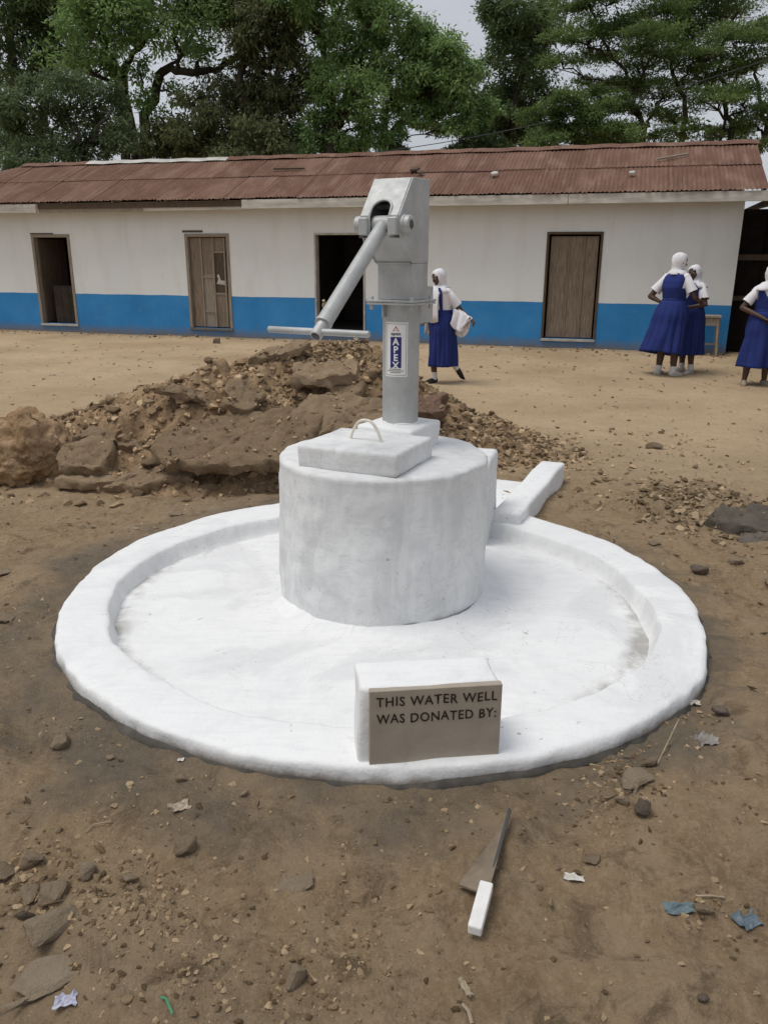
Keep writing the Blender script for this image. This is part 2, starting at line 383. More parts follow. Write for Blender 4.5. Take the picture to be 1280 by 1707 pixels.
DOORS = [(-7.905, -6.971), (-4.218, -3.260), (-1.425, -.415), (3.012, 3.962)]
DZ0, DZ1 = .235, 2.076
WT = 2.70; WX0, WX1 = -11.5, 6.20; TH = .18; DEP = 3.9
def wall_mesh(name, x0, x1, z0, z1, y0, y1, holes, mat):
    us = sorted({x0, x1, *[h[0] for h in holes], *[h[1] for h in holes]}); zs = sorted({z0, z1, *[h[2] for h in holes], *[h[3] for h in holes]})
    bm = bmesh.new(); vd = {}
    def v(*p):
        k = tuple(round(c, 5) for c in p)
        if k not in vd: vd[k] = bm.verts.new(k)
        return vd[k]
    def solid(i, j):
        if i < 0 or j < 0 or i >= len(us)-1 or j >= len(zs)-1: return False
        cu = (us[i]+us[i+1])/2; cz = (zs[j]+zs[j+1])/2
        return not any(h[0] < cu < h[1] and h[2] < cz < h[3] for h in holes)
    for i in range(len(us)-1):
        for j in range(len(zs)-1):
            if not solid(i, j): continue
            a, b, c, d = us[i], us[i+1], zs[j], zs[j+1]
            for y in (y0, y1): bm.faces.new([v(a, y, c), v(b, y, c), v(b, y, d), v(a, y, d)])
            if not solid(i-1, j): bm.faces.new([v(a, y0, c), v(a, y1, c), v(a, y1, d), v(a, y0, d)])
            if not solid(i+1, j): bm.faces.new([v(b, y0, c), v(b, y1, c), v(b, y1, d), v(b, y0, d)])
            if not solid(i, j-1): bm.faces.new([v(a, y0, c), v(b, y0, c), v(b, y1, c), v(a, y1, c)])
            if not solid(i, j+1): bm.faces.new([v(a, y0, d), v(b, y0, d), v(b, y1, d), v(a, y1, d)])
    return bm_obj(name, bm, mat, bld)
wall_mesh('front_wall', WX0, WX1, -.1, WT, 0, TH, [(a, b, DZ0, DZ1) for a, b in DOORS], M['wall'])
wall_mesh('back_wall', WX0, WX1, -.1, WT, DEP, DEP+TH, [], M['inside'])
for k, x in enumerate((WX0, WX1-TH)): 
    bm = bmesh.new()     # gable end wall, pentagon
    pts = [(TH+.003, -.1), (DEP-.003, -.1), (DEP-.003, WT), (1.88, 3.52 if k else WT+.02), (TH+.003, WT)]
    f0 = [bm.verts.new((x, y, z)) for y, z in pts]; f1 = [bm.verts.new((x+TH-.002, y, z)) for y, z in pts]
    bm.faces.new(f0); bm.faces.new(f1[::-1])
    for i in range(5): bm.faces.new([f0[i], f0[(i+1) % 5], f1[(i+1) % 5], f1[i]])
    bm_obj('end_wall', bm, M['wall'], bld)
for x in (-5.6, -2.3, 1.2):
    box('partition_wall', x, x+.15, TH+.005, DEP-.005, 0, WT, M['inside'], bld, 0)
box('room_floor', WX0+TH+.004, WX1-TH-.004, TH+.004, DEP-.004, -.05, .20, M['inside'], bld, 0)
for k, (a, b) in enumerate(DOORS):          # worn cement thresholds
    box('threshold', a-.01, b+.01, -.035, TH, DZ0-.05, DZ0-.004, M['inside'] if k in (1, 2) else M['frame'], bld, .006)
# door frames
for k, (a, b) in enumerate(DOORS):
    fr = M['wood_grey'] if k in (0, 1) else M['frame'] if k == 2 else M['wood_dark']
    w = (.05, .05, .022, .03)[k]
    box('door_jamb', a-.012, a+w, -.018, TH-.02, DZ0, DZ1, fr, bld, .004)
    box('door_jamb', b-w, b+.012, -.018, TH-.02, DZ0, DZ1, fr, bld, .004)
    box('door_head', a-.012, b+.012, -.022, TH-.02, DZ1-w, DZ1+.012, fr, bld, .004)
# first doorway: leaf swung inwards, a dark half-height board across the opening
d = empty('open_door', (0, 0, 0), 0); d.parent = bld; d['label'] = 'door leaf swung inwards in the leftmost doorway'
a, b = DOORS[0]
Mx = Matrix.Translation((a+.08, .10, 0)) @ Matrix.Rotation(radians(86), 4, 'Z')
for i in range(3): box('plank', i*.27+.002, i*.27+.266, 0, .035, DZ0+.02, DZ1-.07, M['wood_dark'], d, .004, Mx)
hb = empty('half_door', (0, 0, 0), 0); hb.parent = bld; hb['label'] = 'dark waist-high boards across the leftmost doorway'
for i in range(3): box('plank', a+.30+i*.192, a+.488+i*.192, .13, .15, DZ0+.01, DZ0+.80, M['dark_brown'], hb, .003)
# second door: closed, panelled, with pale torn paper
d = empty('panel_door', (0, 0, 0), 0); d.parent = bld
a, b = DOORS[1]; x0, x1 = a+.060, b-.060; w = x1-x0
def dm(n, u0, u1, z0, z1, y0, mat): box(n, x0+u0*w, x0+u1*w, y0, y0+.03, DZ0+.02+z0*1.76, DZ0+.02+z1*1.76, mat, d, .003)
dm('panel', 0, .30, 0, 1, .06, M['wood']); dm('panel', .30, .62, 0, .60, .066, M['wood_grey']); dm('panel', .30, .62, .60, 1, .066, M['wood'])
dm('panel', .62, .97, 0, .38, .066, M['wood']); dm('panel', .62, .97, .38, .84, .072, M['wood_dark']); dm('panel', .62, .97, .84, 1, .066, M['wood'])
dm('rail', .30, .60, .555, .575, .045, M['wood_grey']); dm('rail', .30, .60, .165, .185, .045, M['wood_grey']); dm('rail', .62, .92, .37, .39, .045, M['wood_grey']); dm('rail', .62, .92, .83, .85, .045, M['wood_grey'])
dm('stile', .28, .315, 0, 1, .035, M['wood_grey']); dm('stile', .595, .635, 0, 1, .035, M['wood_grey']); dm('stile', .90, .94, 0, 1, .035, M['wood_grey'])
bm = bmesh.new(); pts = [(.66, .49), (.92, .475), (.90, .525), (.78, .53), (.73, .60), (.68, .585), (.71, .54)]
v0 = [bm.verts.new((x0+u*w, .062, DZ0+.02+z*1.76)) for u, z in pts]; v1 = [bm.verts.new((x0+u*w, .066, DZ0+.02+z*1.76)) for u, z in pts]
bm.faces.new(v0); bm.faces.new(v1[::-1])
for i in range(7): bm.faces.new([v0[i], v0[(i+1) % 7], v1[(i+1) % 7], v1[i]])
bm_obj('torn_paper', bm, M['fascia'], d)
# broken lintel notch above it
box('lintel_gap_board', DOORS[1][0]-.06, DOORS[1][0]+.40, -.012, .02, DZ1+.035, DZ1+.075, M['wood_dark'], bld, .004)
box('lintel_gap_board', DOORS[0][0]-.03, DOORS[0][0]+.55, -.010, .02, DZ1+.016, DZ1+.04, M['wood_dark'], bld, .004)
# fourth door: closed, three wide planks
d = empty('plank_door', (0, 0, 0), 0); d.parent = bld
a, b = DOORS[3]; x0, x1 = a+.058, b-.058; w = x1-x0
for u0, u1, yy in ((0, .40, .07), (.405, .71, .062), (.715, 1, .072)):
    box('plank', x0+u0*w+.003, x0+u1*w-.003, yy, yy+.03, DZ0+.015, DZ1-.06, M['wood'], d, .004)
box('batten', x0+.40*w-.014, x0+.40*w+.014, .048, .062, DZ0+.015, DZ1-.06, M['wood'], d, .003)
box('batten', x0+.71*w-.014, x0+.71*w+.014, .048, .062, DZ0+.015, DZ1-.06, M['wood'], d, .003)

# roof ----------------------------------------------------------------
def mat_rust():
    m, t, b = nodes('rusted_iron_sheet', .75, .3); o = objco(t); r = objrand(t)
    off = N(t, 'ShaderNodeVectorMath', operation='ADD'); cb = N(t, 'ShaderNodeCombineXYZ')
    t.links.new(mathn(t, 'MULTIPLY', r, 37), cb.inputs[0]); t.links.new(mathn(t, 'MULTIPLY', r, 91), cb.inputs[1])
    t.links.new(o, off.inputs[0]); t.links.new(cb.outputs[0], off.inputs[1]); v = off.outputs[0]
    c = ramp(t, noise(t, 1.6, 6, .65, v), [(.28, (.105, .048, .030)), (.52, (.150, .074, .047)), (.75, (.205, .112, .076))])
    c = mix(t, .4, c, ramp(t, r, [(0, (.110, .050, .032)), (.7, (.155, .076, .050)), (1, (.225, .130, .088))]))
    c = mix(t, ramp(t, noise(t, 9, 5, .6, mapping(t, v, (1, .12, 1))), [(.52, 0), (.70, .5)]), c, (.29, .19, .135))
    c = mix(t, ramp(t, noise(t, 1.1, 5, .6, mapping(t, v, (1, .35, 1))), [(.52, 0), (.66, .6)]), c, (.27, .17, .12))
    c = mix(t, ramp(t, noise(t, 16, 5, .7, v), [(.56, 0), (.70, .65)]), c, (.085, .036, .026))
    c = mix(t, ramp(t, noise(t, 23, 3, .6, v), [(.66, 0), (.72, .7)]), c, (.42, .34, .28))
    t.links.new(c, b.inputs['Base Color']); bump(t, b, noise(t, 30, 5, .6, v), .3, .004); return m
M['rust'] = mat_rust()
M['rust_pale'] = mat_simple('pale_ridge_sheet', (.48, .46, .42), .6, .3, .25, 5, .2)
EAVE_Y, EAVE_Z, RID_Y, RID_Z = -.47, 2.700, 1.88, 3.680
SL = hypot(RID_Y-EAVE_Y, RID_Z-EAVE_Z); PITCH = math.atan2(RID_Z-EAVE_Z, RID_Y-EAVE_Y)
def sheet_mesh(name, width, length, rag=0.0, seed=0, hip=None):
    waves = round(width/.076); seg = 6; n = waves*seg; rr = random.Random(seed); V = []
    rows = [0, .5, 1]
    jit = [rr.uniform(-rag, rag) for _ in range(n//4+2)]
    for j, s in enumerate(rows):
        for i in range(n+1):
            x = width*i/n; y = s*length
            if j == 0: y += jit[i//4]
            if hip is not None: y = min(y, hip(x))
            V.append((x, y, .0080*cos(2*pi*i/seg)))
    F = [(j*(n+1)+i, j*(n+1)+i+1, (j+1)*(n+1)+i+1, (j+1)*(n+1)+i) for j in range(len(rows)-1) for i in range(n)]
    me = bpy.data.meshes.new(name); me.from_pydata(V, [], F); me.polygons.foreach_set('use_smooth', [True]*len(F)); me.update(); return me
low = [sheet_mesh('sheet', .80, 1.38, .022, k) for k in range(4)]; upp = [sheet_mesh('sheet', .80, 1.33, .010, 10+k) for k in range(3)]
roof = empty('roof'); roof.parent = bld
roof.location = (0, 0, 0)
rr = random.Random(3)
slopeM = Matrix.Translation((0, EAVE_Y, EAVE_Z)) @ Matrix.Rotation(PITCH, 4, 'X')
def place(me, x, s, lift, mat=M['rust']):
    o = link('corrugated_sheet', me, mat, roof)
    o.matrix_local = slopeM @ Matrix.Translation((x, s, lift)) @ Matrix.Rotation(radians(rr.uniform(-.35, .35)), 4, 'Z') @ Matrix.Rotation(radians(rr.uniform(-.25, .25)), 4, 'X')
    return o
HIPX = -9.25
def hip_s(X): return max(0.0, SL*min(1, (X+11.95)/(HIPX+11.95)))
PW = .735; cols = 25; X0 = 6.47-cols*PW
for i in range(cols):
    x = X0+i*PW-.06
    l = .004*(i % 2)
    if x < HIPX+.1:                 # bays of the hipped left end, cut along the hip
        place(sheet_mesh('sheet', .80, 1.38, .022, 40+i, lambda q, x=x: hip_s(x+q)), x, 0, l)
        if hip_s(x+.8) > 1.35: place(sheet_mesh('sheet', .80, 1.33, .01, 70+i, lambda q, x=x: max(0, hip_s(x+q)-1.26)), x, 1.26, .013+l)
        continue
    place(low[rr.randrange(4)], x, rr.uniform(-.02, .02), l)
    place(upp[rr.randrange(3)], x, 1.26+rr.uniform(-.03, .015), .013+l)
# back slope, one part per bay, seen only from elsewhere
backM = Matrix.Translation((0, 2*RID_Y-EAVE_Y, EAVE_Z)) @ Matrix.Rotation(pi, 4, 'Z') @ Matrix.Rotation(PITCH, 4, 'X')
lng = sheet_mesh('sheet', .80, SL, .02, 30)
for i in range(cols):
    if X0+i*PW < HIPX-.05:
        xx = X0+i*PW
        o = link('corrugated_sheet', sheet_mesh('sheet', .80, SL, .02, 90+i, lambda q, xx=xx: hip_s(xx+.74-q)), M['rust'], roof)
        o.matrix_local = backM @ Matrix.Translation((-xx-.74, 0, .004*(i % 2))); continue
    o = link('corrugated_sheet', lng, M['rust'], roof); o.matrix_local = backM @ Matrix.Translation((-(X0+i*PW)-.74, 0, .004*(i % 2)))
# ridge caps
for i in range(9):
    x = HIPX-.1+i*1.76; x2 = min(x+1.82, 6.52)
    V = []; P = [(-.20, -.075), (-.10, -.028), (-.02, .012), (.02, .012), (.10, -.028), (.20, -.075)]
    dz = .035+.006*(i % 2); n = 8
    for k in range(n+1):
        xx = x+(x2-x)*k/n; w = .008*sin(k*1.9+i)
        V += [(xx, RID_Y+p, RID_Z+dz+h+w) for p, h in P]
    F = [(k*6+j, k*6+j+1, k*6+j+7, k*6+j+6) for k in range(n) for j in range(5)]
    mesh_obj('ridge_cap', V, F, M['rust_pale'] if i in (1, 2) else M['rust'], roof)
mesh_obj('hip_end', [(-11.95, EAVE_Y, EAVE_Z+.01), (HIPX, RID_Y, RID_Z+.012), (-11.95, 2*RID_Y-EAVE_Y, EAVE_Z+.01)], [(0, 1, 2)], M['rust'], roof, False)
# timbers and fascia boards under the eave
def fb(x0, x1, y0, y1, z0, z1, mat, tilt=0):
    return box('fascia_board', x0, x1, y0, y1, z0, z1, mat, bld, .004, Matrix.Translation((x0, 0, z0)) @ Matrix.Rotation(tilt, 4, 'Y') @ Matrix.Translation((-x0, 0, -z0)))
fb(-2.72, 3.35, -.455, -.425, 2.515, 2.675, M['fascia'], -.0005)
fb(3.36, 6.50, -.452, -.422, 2.520, 2.680, M['fascia'], -.001)
fb(-12.1, -7.36, -.455, -.425, 2.50, 2.665, M['fascia'], .0012)
fb(-7.35, -2.73, -.40, -.36, 2.565, 2.665, M['wood_dark'])
fb(-7.35, -4.9, -.37, -.335, 2.50, 2.562, M['wood_grey']); fb(-4.9, -2.73, -.37, -.335, 2.505, 2.562, M['fascia'])
rafter_me = None
for i in range(16):
    x = -11.6+i*1.2
    bm = bmesh.new(); add_box(bm, 0, .05, 0, SL-.1, -.13, -.03, .003)
    if rafter_me is None:
        o = bm_obj('rafter', bm, M['wood'], bld); rafter_me = o.data
    else:
        bm.free(); o = link('rafter', rafter_me, None, bld)
    o.matrix_local = slopeM @ Matrix.Translation((x, .06, 0))
# debris lying on the roof
def roof_thing(name, label, cat, pts, mat, u, s, rz, sc):
    bm = bmesh.new(); v0 = [bm.verts.new((x*sc, y*sc, .005)) for x, y in pts]; v1 = [bm.verts.new((x*sc*.95, y*sc*.95, .035)) for x, y in pts]
    n = len(pts); bm.faces.new(v0[::-1]); bm.faces.new(v1)
    for i in range(n): bm.faces.new([v0[i], v0[(i+1) % n], v1[(i+1) % n], v1[i]])
    o = bm_obj(name, bm, mat); o.matrix_world = Matrix.Translation(BL) @ Matrix.Rotation(BYAW, 4, 'Z') @ slopeM @ Matrix.Translation((u, s, .042)) @ Matrix.Rotation(rz, 4, 'Z')
    tag(o, label, cat, 'litter lying on the rusty roof'); return o
stick = [(-.5, -.03), (.5, -.025), (.5, .03), (-.5, .02)]; flake = [(-.5, -.3), (.1, -.45), (.5, -.1), (.35, .4), (-.25, .35)]
roof_thing('wood_stick', 'pale thin stick lying near the right end of the rusty roof', 'stick', stick, M['wood_grey'], 5.02, 1.62, .45, .62)
roof_thing('paper_scrap', 'small white scrap on the lower right of the rusty roof', 'scrap', flake, M['rust_pale'], 4.35, .78, .3, .13)
roof_thing('stone_flake', 'pale stone on the rusty roof right of the pump head', 'stone', flake, M['fascia'], 1.95, .92, .8, .16)
roof_thing('bark_piece', 'larger of two dark bark pieces on the roof beside the pump head', 'bark', flake, M['wood_dark'], .36, 1.32, .5, .22)
roof_thing('bark_piece', 'smaller of two dark bark pieces on the roof beside the pump head', 'bark', flake, M['wood_dark'], .52, 1.10, 1.5, .16)
roof_thing('dead_palm_frond', 'dark dead frond lying flat on the roof left of the pump head', 'frond', stick, M['wood_dark'], -2.3, 1.55, -.05, .7)

# ------------------------------------------------------------------ open shed beyond the right end
sh = empty('open_shed', (0, 0, 0), 0, 'dark open timber shed past the right end of the classroom block', 'shed')
sh.matrix_world = Matrix.Translation(BL) @ Matrix.Rotation(BYAW, 4, 'Z')
SX = 6.75
bm = bmesh.new(); Mr = Matrix.Translation((SX-.25, 0, 2.52)) @ Matrix.Rotation(-radians(14), 4, 'Y')
add_box(bm, 0, 4.2, -4.6, 3.0, 0, .05, .01, 1, Mr); bm_obj('roof', bm, M['wood_dark'], sh)
box('eave_beam', SX-.05, SX+.05, -4.5, 2.9, 2.28, 2.42, M['wood_grey'], sh, .008)
for y in (-.25, -2.3, -4.3): tube('post', [(SX, y, -.05), (SX+.02, y, 1.2), (SX, y, 2.35)], [.055, .05, .048], M['wood_grey'], sh, 8)
for i in range(22): box('wall_plank', SX+2.2, SX+2.24, -4.5+i*.34, -4.5+i*.34+.33, -.05, 3.0, M['shade_wood'], sh, .004)
for i in range(8): box('wall_plank', 6.206+i*.40, 6.625+i*.40, .35+.045*(i % 2), .39+.045*(i % 2), -.05, 2.45, M['shade_wood'], sh, .004)
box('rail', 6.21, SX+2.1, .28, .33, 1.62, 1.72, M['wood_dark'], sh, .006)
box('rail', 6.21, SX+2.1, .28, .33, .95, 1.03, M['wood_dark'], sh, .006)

# stool by the wall
st = empty('wooden_stool', (5.475, 13.809, .03), BYAW, 'weathered wooden stool against the blue wall behind two schoolgirls', 'stool')
box('seat', -.25, .22, -.16, .16, .66, .70, M['wood_grey'], st, .008)
box('apron', -.22, .19, -.13, -.105, .53, .655, M['wood_grey'], st, .004); box('apron', -.22, .19, .105, .13, .53, .655, M['wood_grey'], st, .004)
for sx in (-1, 1):
    for sy in (-1, 1): tube('leg', [(-.015+sx*.19, sy*.115, .655), (-.015+sx*.225, sy*.14, -.02)], [.028, .024], M['wood_grey'], st, 6)
box('stretcher', -.22, .19, -.012, .012, .20, .235, M['wood_grey'], st, .004)

# ------------------------------------------------------------------ the well: apron, kerb, ring, plinth, drain
well = empty('water_well', (WELL[0], WELL[1], 0), 0, 'whitewashed round concrete well with raised rim and central ring', 'well')
NT = 520
th = np.arange(NT)*2*pi/NT
KOUT = np.interp(np.degrees(th), [2.9, 30, 51.6, 117, 145, 163, 181, 194, 212, 226, 240, 253, 262.5, 295, 307, 323, 336, 345, 362.9], [1.408, 1.385, 1.405, 1.456, 1.453, 1.435, 1.409, 1.414, 1.417, 1.404, 1.385, 1.395, 1.400, 1.425, 1.437, 1.462, 1.437, 1.42, 1.408], period=360)
KIN = np.interp(np.degrees(th), [4, 24, 43, 122, 134, 154, 171, 200, 260, 337, 347, 364], [1.185, 1.150, 1.125, 1.170, 1.170, 1.196, 1.215, 1.204, 1.19, 1.245, 1.22, 1.185], period=360)
def ring_loft(name, prof, mat, cx=0, cy=0, seed=0, amp_r=0, amp_z=0, rf=None, hi=0, cap=False, kerb=False):
    """surface of revolution from (r, z, weight) with an uneven hand-trowelled outline"""
    V = []
    lowr = fbm(np.cos(th)*1.4+5, np.sin(th)*1.4, 0, 3, seed)*amp_r
    for k, (r, z, w) in enumerate(prof):
        n1 = fbm(np.cos(th)*(1.5+r*4), np.sin(th)*(1.5+r*4), z*6+k*.11, 4, seed+3)
        r0 = KIN+(KOUT-KIN)*(r-1.222)/(1.424-1.222) if kerb else r
        n2 = fbm(np.cos(th)*r*16, np.sin(th)*r*16, z*14+k*.2, 3, seed+13)
        rr_ = r0+w*lowr+n1*hi*w+n2*hi*w*.42; zz = z+fbm(np.cos(th)*r*3.2+3, np.sin(th)*r*3.2, 0, 4, seed+7)*amp_z
        if rf is not None: rr_ = rr_*np.where(w > 0, rf, 1)
        V.append(np.stack([cx+np.cos(th)*rr_, cy+np.sin(th)*rr_, zz], 1))
    n = len(prof); V = np.concatenate(V); F = []
    for i in range(n-1):
        for k in range(NT): F.append((i*NT+k, i*NT+(k+1) % NT, (i+1)*NT+(k+1) % NT, (i+1)*NT+k))
    if cap: F.append(tuple((n-1)*NT+k for k in range(NT)))
    return mesh_obj(name, V, F, mat, well)
# apron floor: from the ring out under the kerb, running to a shallow gutter
def mat_floor():
    m = M['wash'].copy(); m.name = 'limewash_with_gutter_dirt'; t = m.node_tree; b = t.nodes['Principled BSDF']; o = objco(t)
    src = b.inputs['Base Color'].links[0].from_socket
    sep = N(t, 'ShaderNodeSeparateXYZ'); t.links.new(o, sep.inputs[0])
    r = mathn(t, 'SQRT', mathn(t, 'ADD', mathn(t, 'MULTIPLY', sep.outputs[0], sep.outputs[0]), mathn(t, 'MULTIPLY', sep.outputs[1], sep.outputs[1])))
    r = mathn(t, 'ADD', r, mathn(t, 'MULTIPLY', mathn(t, 'SUBTRACT', noise(t, 9, 5, .65, o), .5), .10))
    f = mathn(t, 'MULTIPLY', ramp(t, mathn(t, 'SUBTRACT', r, .60), [(.515, 0), (.575, 1)]), ramp(t, noise(t, 3.5, 5, .7, o), [(.42, 0), (.56, 1)]))
    t.links.new(mix(t, mathn(t, 'MULTIPLY', f, .75), src, (.30, .29, .26)), b.inputs['Base Color']); return m
M['wash_floor'] = mat_floor()
prof = [(1.30, .010, 0), (1.24, .012, 0)]+[(r, .024+.026*(1.2-r)+.004*sin(r*9), 0) for r in np.linspace(1.19, .40, 26)]+[(.02, .05, 0)]
ring_loft('apron_floor', prof, M['wash_floor'], seed=21, amp_z=.006, cap=True)
# fillet where the ring meets the floor
kc = (0.02, .105)
ring_loft('base_fillet', [(.575, .030, 1), (.545, .042, 1), (.520, .048, 1), (.505, .056, 1), (.47, .072, 1)], M['wash'], kc[0], kc[1], 24, .016, .004, hi=.008)
# kerb
kprof = [(1.440, -.06, 1), (1.438, .0, 1), (1.434, .045, 1), (1.431, .078, 1), (1.427, .093, 1), (1.420, .101, 1), (1.402, .104, 1), (1.36, .107, 1), (1.32, .110, 1), (1.28, .111, 1), (1.246, .110, 1), (1.234, .108, 1), (1.228, .100, 1), (1.224, .070, 1), (1.214, .040, 1), (1.206, .022, 1), (1.19, .010, 1)]
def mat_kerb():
    m = M['wash'].copy(); m.name = 'limewash_kerb_cement_and_shade'; t = m.node_tree; b = t.nodes['Principled BSDF']; o = objco(t)
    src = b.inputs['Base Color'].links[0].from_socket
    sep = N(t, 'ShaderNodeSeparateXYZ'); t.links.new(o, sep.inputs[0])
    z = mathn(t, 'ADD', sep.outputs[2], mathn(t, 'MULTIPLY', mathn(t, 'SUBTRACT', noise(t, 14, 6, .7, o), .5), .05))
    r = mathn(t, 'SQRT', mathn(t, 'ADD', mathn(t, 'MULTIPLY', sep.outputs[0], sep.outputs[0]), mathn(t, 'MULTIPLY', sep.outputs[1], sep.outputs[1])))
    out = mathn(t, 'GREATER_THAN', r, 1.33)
    c = mix(t, mathn(t, 'MULTIPLY', out, ramp(t, z, [(.052, .85), (.094, 0)])), src, (.47, .465, .455))       # bare cement plus painted-in shade, low on the outer face
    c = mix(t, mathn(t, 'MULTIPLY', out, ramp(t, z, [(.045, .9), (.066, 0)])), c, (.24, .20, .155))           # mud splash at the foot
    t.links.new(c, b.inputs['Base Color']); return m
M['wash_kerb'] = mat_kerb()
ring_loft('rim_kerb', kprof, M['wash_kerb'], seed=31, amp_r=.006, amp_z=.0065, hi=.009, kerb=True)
# footing ring in a near-black colour, a dark line at the foot of the kerb
ring_loft('footing', [(1.40, -.05, 1), (1.452, .015, 1), (1.444, .050, 1), (1.41, .064, 1)], mat_simple('dark_cement', (.085, .078, .068), .8, .2, .4, 12, .5), seed=31, amp_r=.006, amp_z=.012, hi=.022, kerb=True)
# well ring
def ring_shape(k): return 1
CT = .714
zs_ = np.linspace(.03, CT-.028, 26)
rp_ = [(.487+.006*sin(z*7), z, 1) for z in zs_]+[(.484, CT-.014, 1), (.474, CT-.003, 1), (.455, CT+.002, 1), (.40, CT+.004, 1), (.30, CT+.004, 0), (.15, CT+.004, 0), (.01, CT+.004, 0)]
ring_loft('well_ring', rp_, M['wash_worn'], kc[0], kc[1], 41, .010, .004, hi=.007, cap=True)
def rough_block(name, sx, sy, z0, z1, mat, parent, loc, rz, bev=.02, amp=.006, seed=0, cuts=7):
    bm = bmesh.new(); add_box(bm, -sx/2, sx/2, -sy/2, sy/2, z0, z1, bev, 3)
    bmesh.ops.subdivide_edges(bm, edges=[e for e in bm.edges if e.calc_length() > .04], cuts=cuts, use_grid_fill=True)
    P = np.array([v.co[:] for v in bm.verts]); n = [fbm(P[:, 0]*7+s*9, P[:, 1]*7, P[:, 2]*7, 4, seed+s) for s in range(3)]
    for i, v in enumerate(bm.verts): v.co += Vector((n[0][i], n[1][i], n[2][i]*.7))*amp
    o = bm_obj(name, bm, mat, parent, True, loc, (0, 0, rz)); return autosmooth(o, 60)
AX = (.074, 3.705)
PR = radians(-28)
pl_c = Vector((AX[0], AX[1], 0))+Matrix.Rotation(PR, 3, 'Z') @ Vector((0, -.008, 0))
rough_block('pump_plinth', .285, .325, CT-.02, CT+.115, M['wash'], well, (pl_c.x-WELL[0], pl_c.y-WELL[1], 0), PR, .016, .005, 50)
# bucket stand behind the ring, below the spout
rough_block('bucket_stand', .55, .42, 0, .508, M['wash_worn'], well, (.36-WELL[0], 4.43-WELL[1], 0), radians(-16), .03, .008, 55)
# drain leading off to the back right
DR = math.atan2(.46, 1.10)
dd = Vector((sin(DR), cos(DR), 0)); dn = Vector((cos(DR), -sin(DR), 0))
def drain_block(name, c0, length, width, z0, z1, seed, mat=M['wash']):
    c = Vector((c0[0], c0[1], 0))+dd*(length/2)
    return rough_block(name, width, length, z0, z1, mat, well, (c.x-WELL[0], c.y-WELL[1], 0), -DR, .022, .007, seed, 9)
drain_block('drain_kerb', (.700, 4.345), 1.37, .175, -.05, .172, 60)
drain_block('drain_kerb', (.28, 4.50), 1.18, .15, -.05, .150, 61)
drain_block('drain_floor', (.49, 4.42), 1.15, .34, -.05, .062, 62)

# lifted cover over the shaft
cv = empty('well_cover', (-.078, 3.372, CT+.004), radians(-24), 'square whitewashed concrete cover on the well ring with wire lifting loop', 'cover')
rough_block('slab', .462, .405, -.005, .094, M['wash_worn'], cv, (0, 0, 0), 0, .014, .005, 70)
p1 = Vector((-0.152, 3.400, 0.813)); p2 = Vector((-0.009, 3.320, 0.815))
arch = []
Mi = (Matrix.Translation(cv.location) @ Matrix.Rotation(radians(-24), 4, 'Z')).inverted()
for k in range(17):
    s = k/16; b0 = p1.lerp(p2, s); hh = .100*(1-abs(2*s-1)**2.6)
    arch.append(Mi @ Vector((b0.x, b0.y, CT+.088+hh)))
tube('lifting_loop', arch, .0065, M['rebar'], cv, 8)

# ------------------------------------------------------------------ hand pump
ZB = CT+.112
pump = empty('hand_pump', (AX[0], AX[1], ZB), PR, 'grey steel lever hand pump on the well ring', 'pump')
ST = M['steel']
def cyl(name, p0, p1, r, mat, parent, seg=24, bev=0):
    P = [Vector(p0), Vector(p1)]; d = (P[1]-P[0]); L = d.length
    if bev: pts = [P[0], P[0]+d*(bev/L), P[1]-d*(bev/L), P[1]]; rad = [r-bev, r, r, r-bev]
    else: pts = P; rad = [r, r]
    return tube(name, pts, rad, mat, parent, seg)
RC = .0845; ZT = .545
tube('pedestal', [(0, 0, -.01), (0, 0, ZT)], RC, ST, pump, 48)
rg = []
for k in range(33): a = 2*pi*k/32; rg.append((cos(a)*(RC+.001), sin(a)*(RC+.001), .004+.003*sin(5*a)))
tube('weld_seam', rg, .007, M['wash'], pump, 6)
# gusset fin under the flange
bm = bmesh.new()
for x in (-.045, .045): pass
add_box(bm, -.047, -.041, -RC-.018, -RC+.03, ZT-.055, ZT, .001); bm_obj('gusset', bm, ST, pump)
box('flange_plate', -.118, .118, -.118, .118, ZT, ZT+.010, ST, pump, .002)
box('flange_plate', -.120, .120, -.120, .120, ZT+.0115, ZT+.021, ST, pump, .002)
for sx in (-1, 1):
    for sy in (-1, 1):
        o = cyl('bolt', (sx*.100, sy*.100, ZT-.022), (sx*.100, sy*.100, ZT+.036), .010, ST, pump, 6, .002)
ZF = ZT+.021; ZN = .722
box('lower_housing', -.080, .0935, -.080, .0775, ZF, ZN, ST, pump, .003)
box('seam_lip', -.083, .083, -.086, -.070, ZN-.006, ZN+.004, ST, pump, .002)
# head: two cheeks, top, sloping hood with arched slot, nose lugs, back and underside
HW = .094
prof = [(-.078, ZN), (-.078, 1.072), (.088, 1.068), (.212, .912), (.212, .838), (.082, ZN)]     # (forward, z)
def extr(name, prof, x0, x1, mat=ST):
    bm = bmesh.new(); A = [bm.verts.new((x0, -f, z)) for f, z in prof]; B = [bm.verts.new((x1, -f, z)) for f, z in prof]
    n = len(prof); bm.faces.new(A); bm.faces.new(B[::-1])
    for i in range(n): bm.faces.new([A[i], A[(i+1) % n], B[(i+1) % n], B[i]])
    bmesh.ops.recalc_face_normals(bm, faces=bm.faces[:])
    bmesh.ops.bevel(bm, geom=bm.edges[:], offset=.0018, segments=1, affect='EDGES')
    return bm_obj(name, bm, mat, pump)
extr('cheek_plate', prof, -HW, -HW+.007); extr('cheek_plate', prof, HW-.007, HW)
extr('top_plate', [(-.076, 1.064), (-.076, 1.071), (.088, 1.067), (.090, 1.060)], -HW+.0075, HW-.0075)
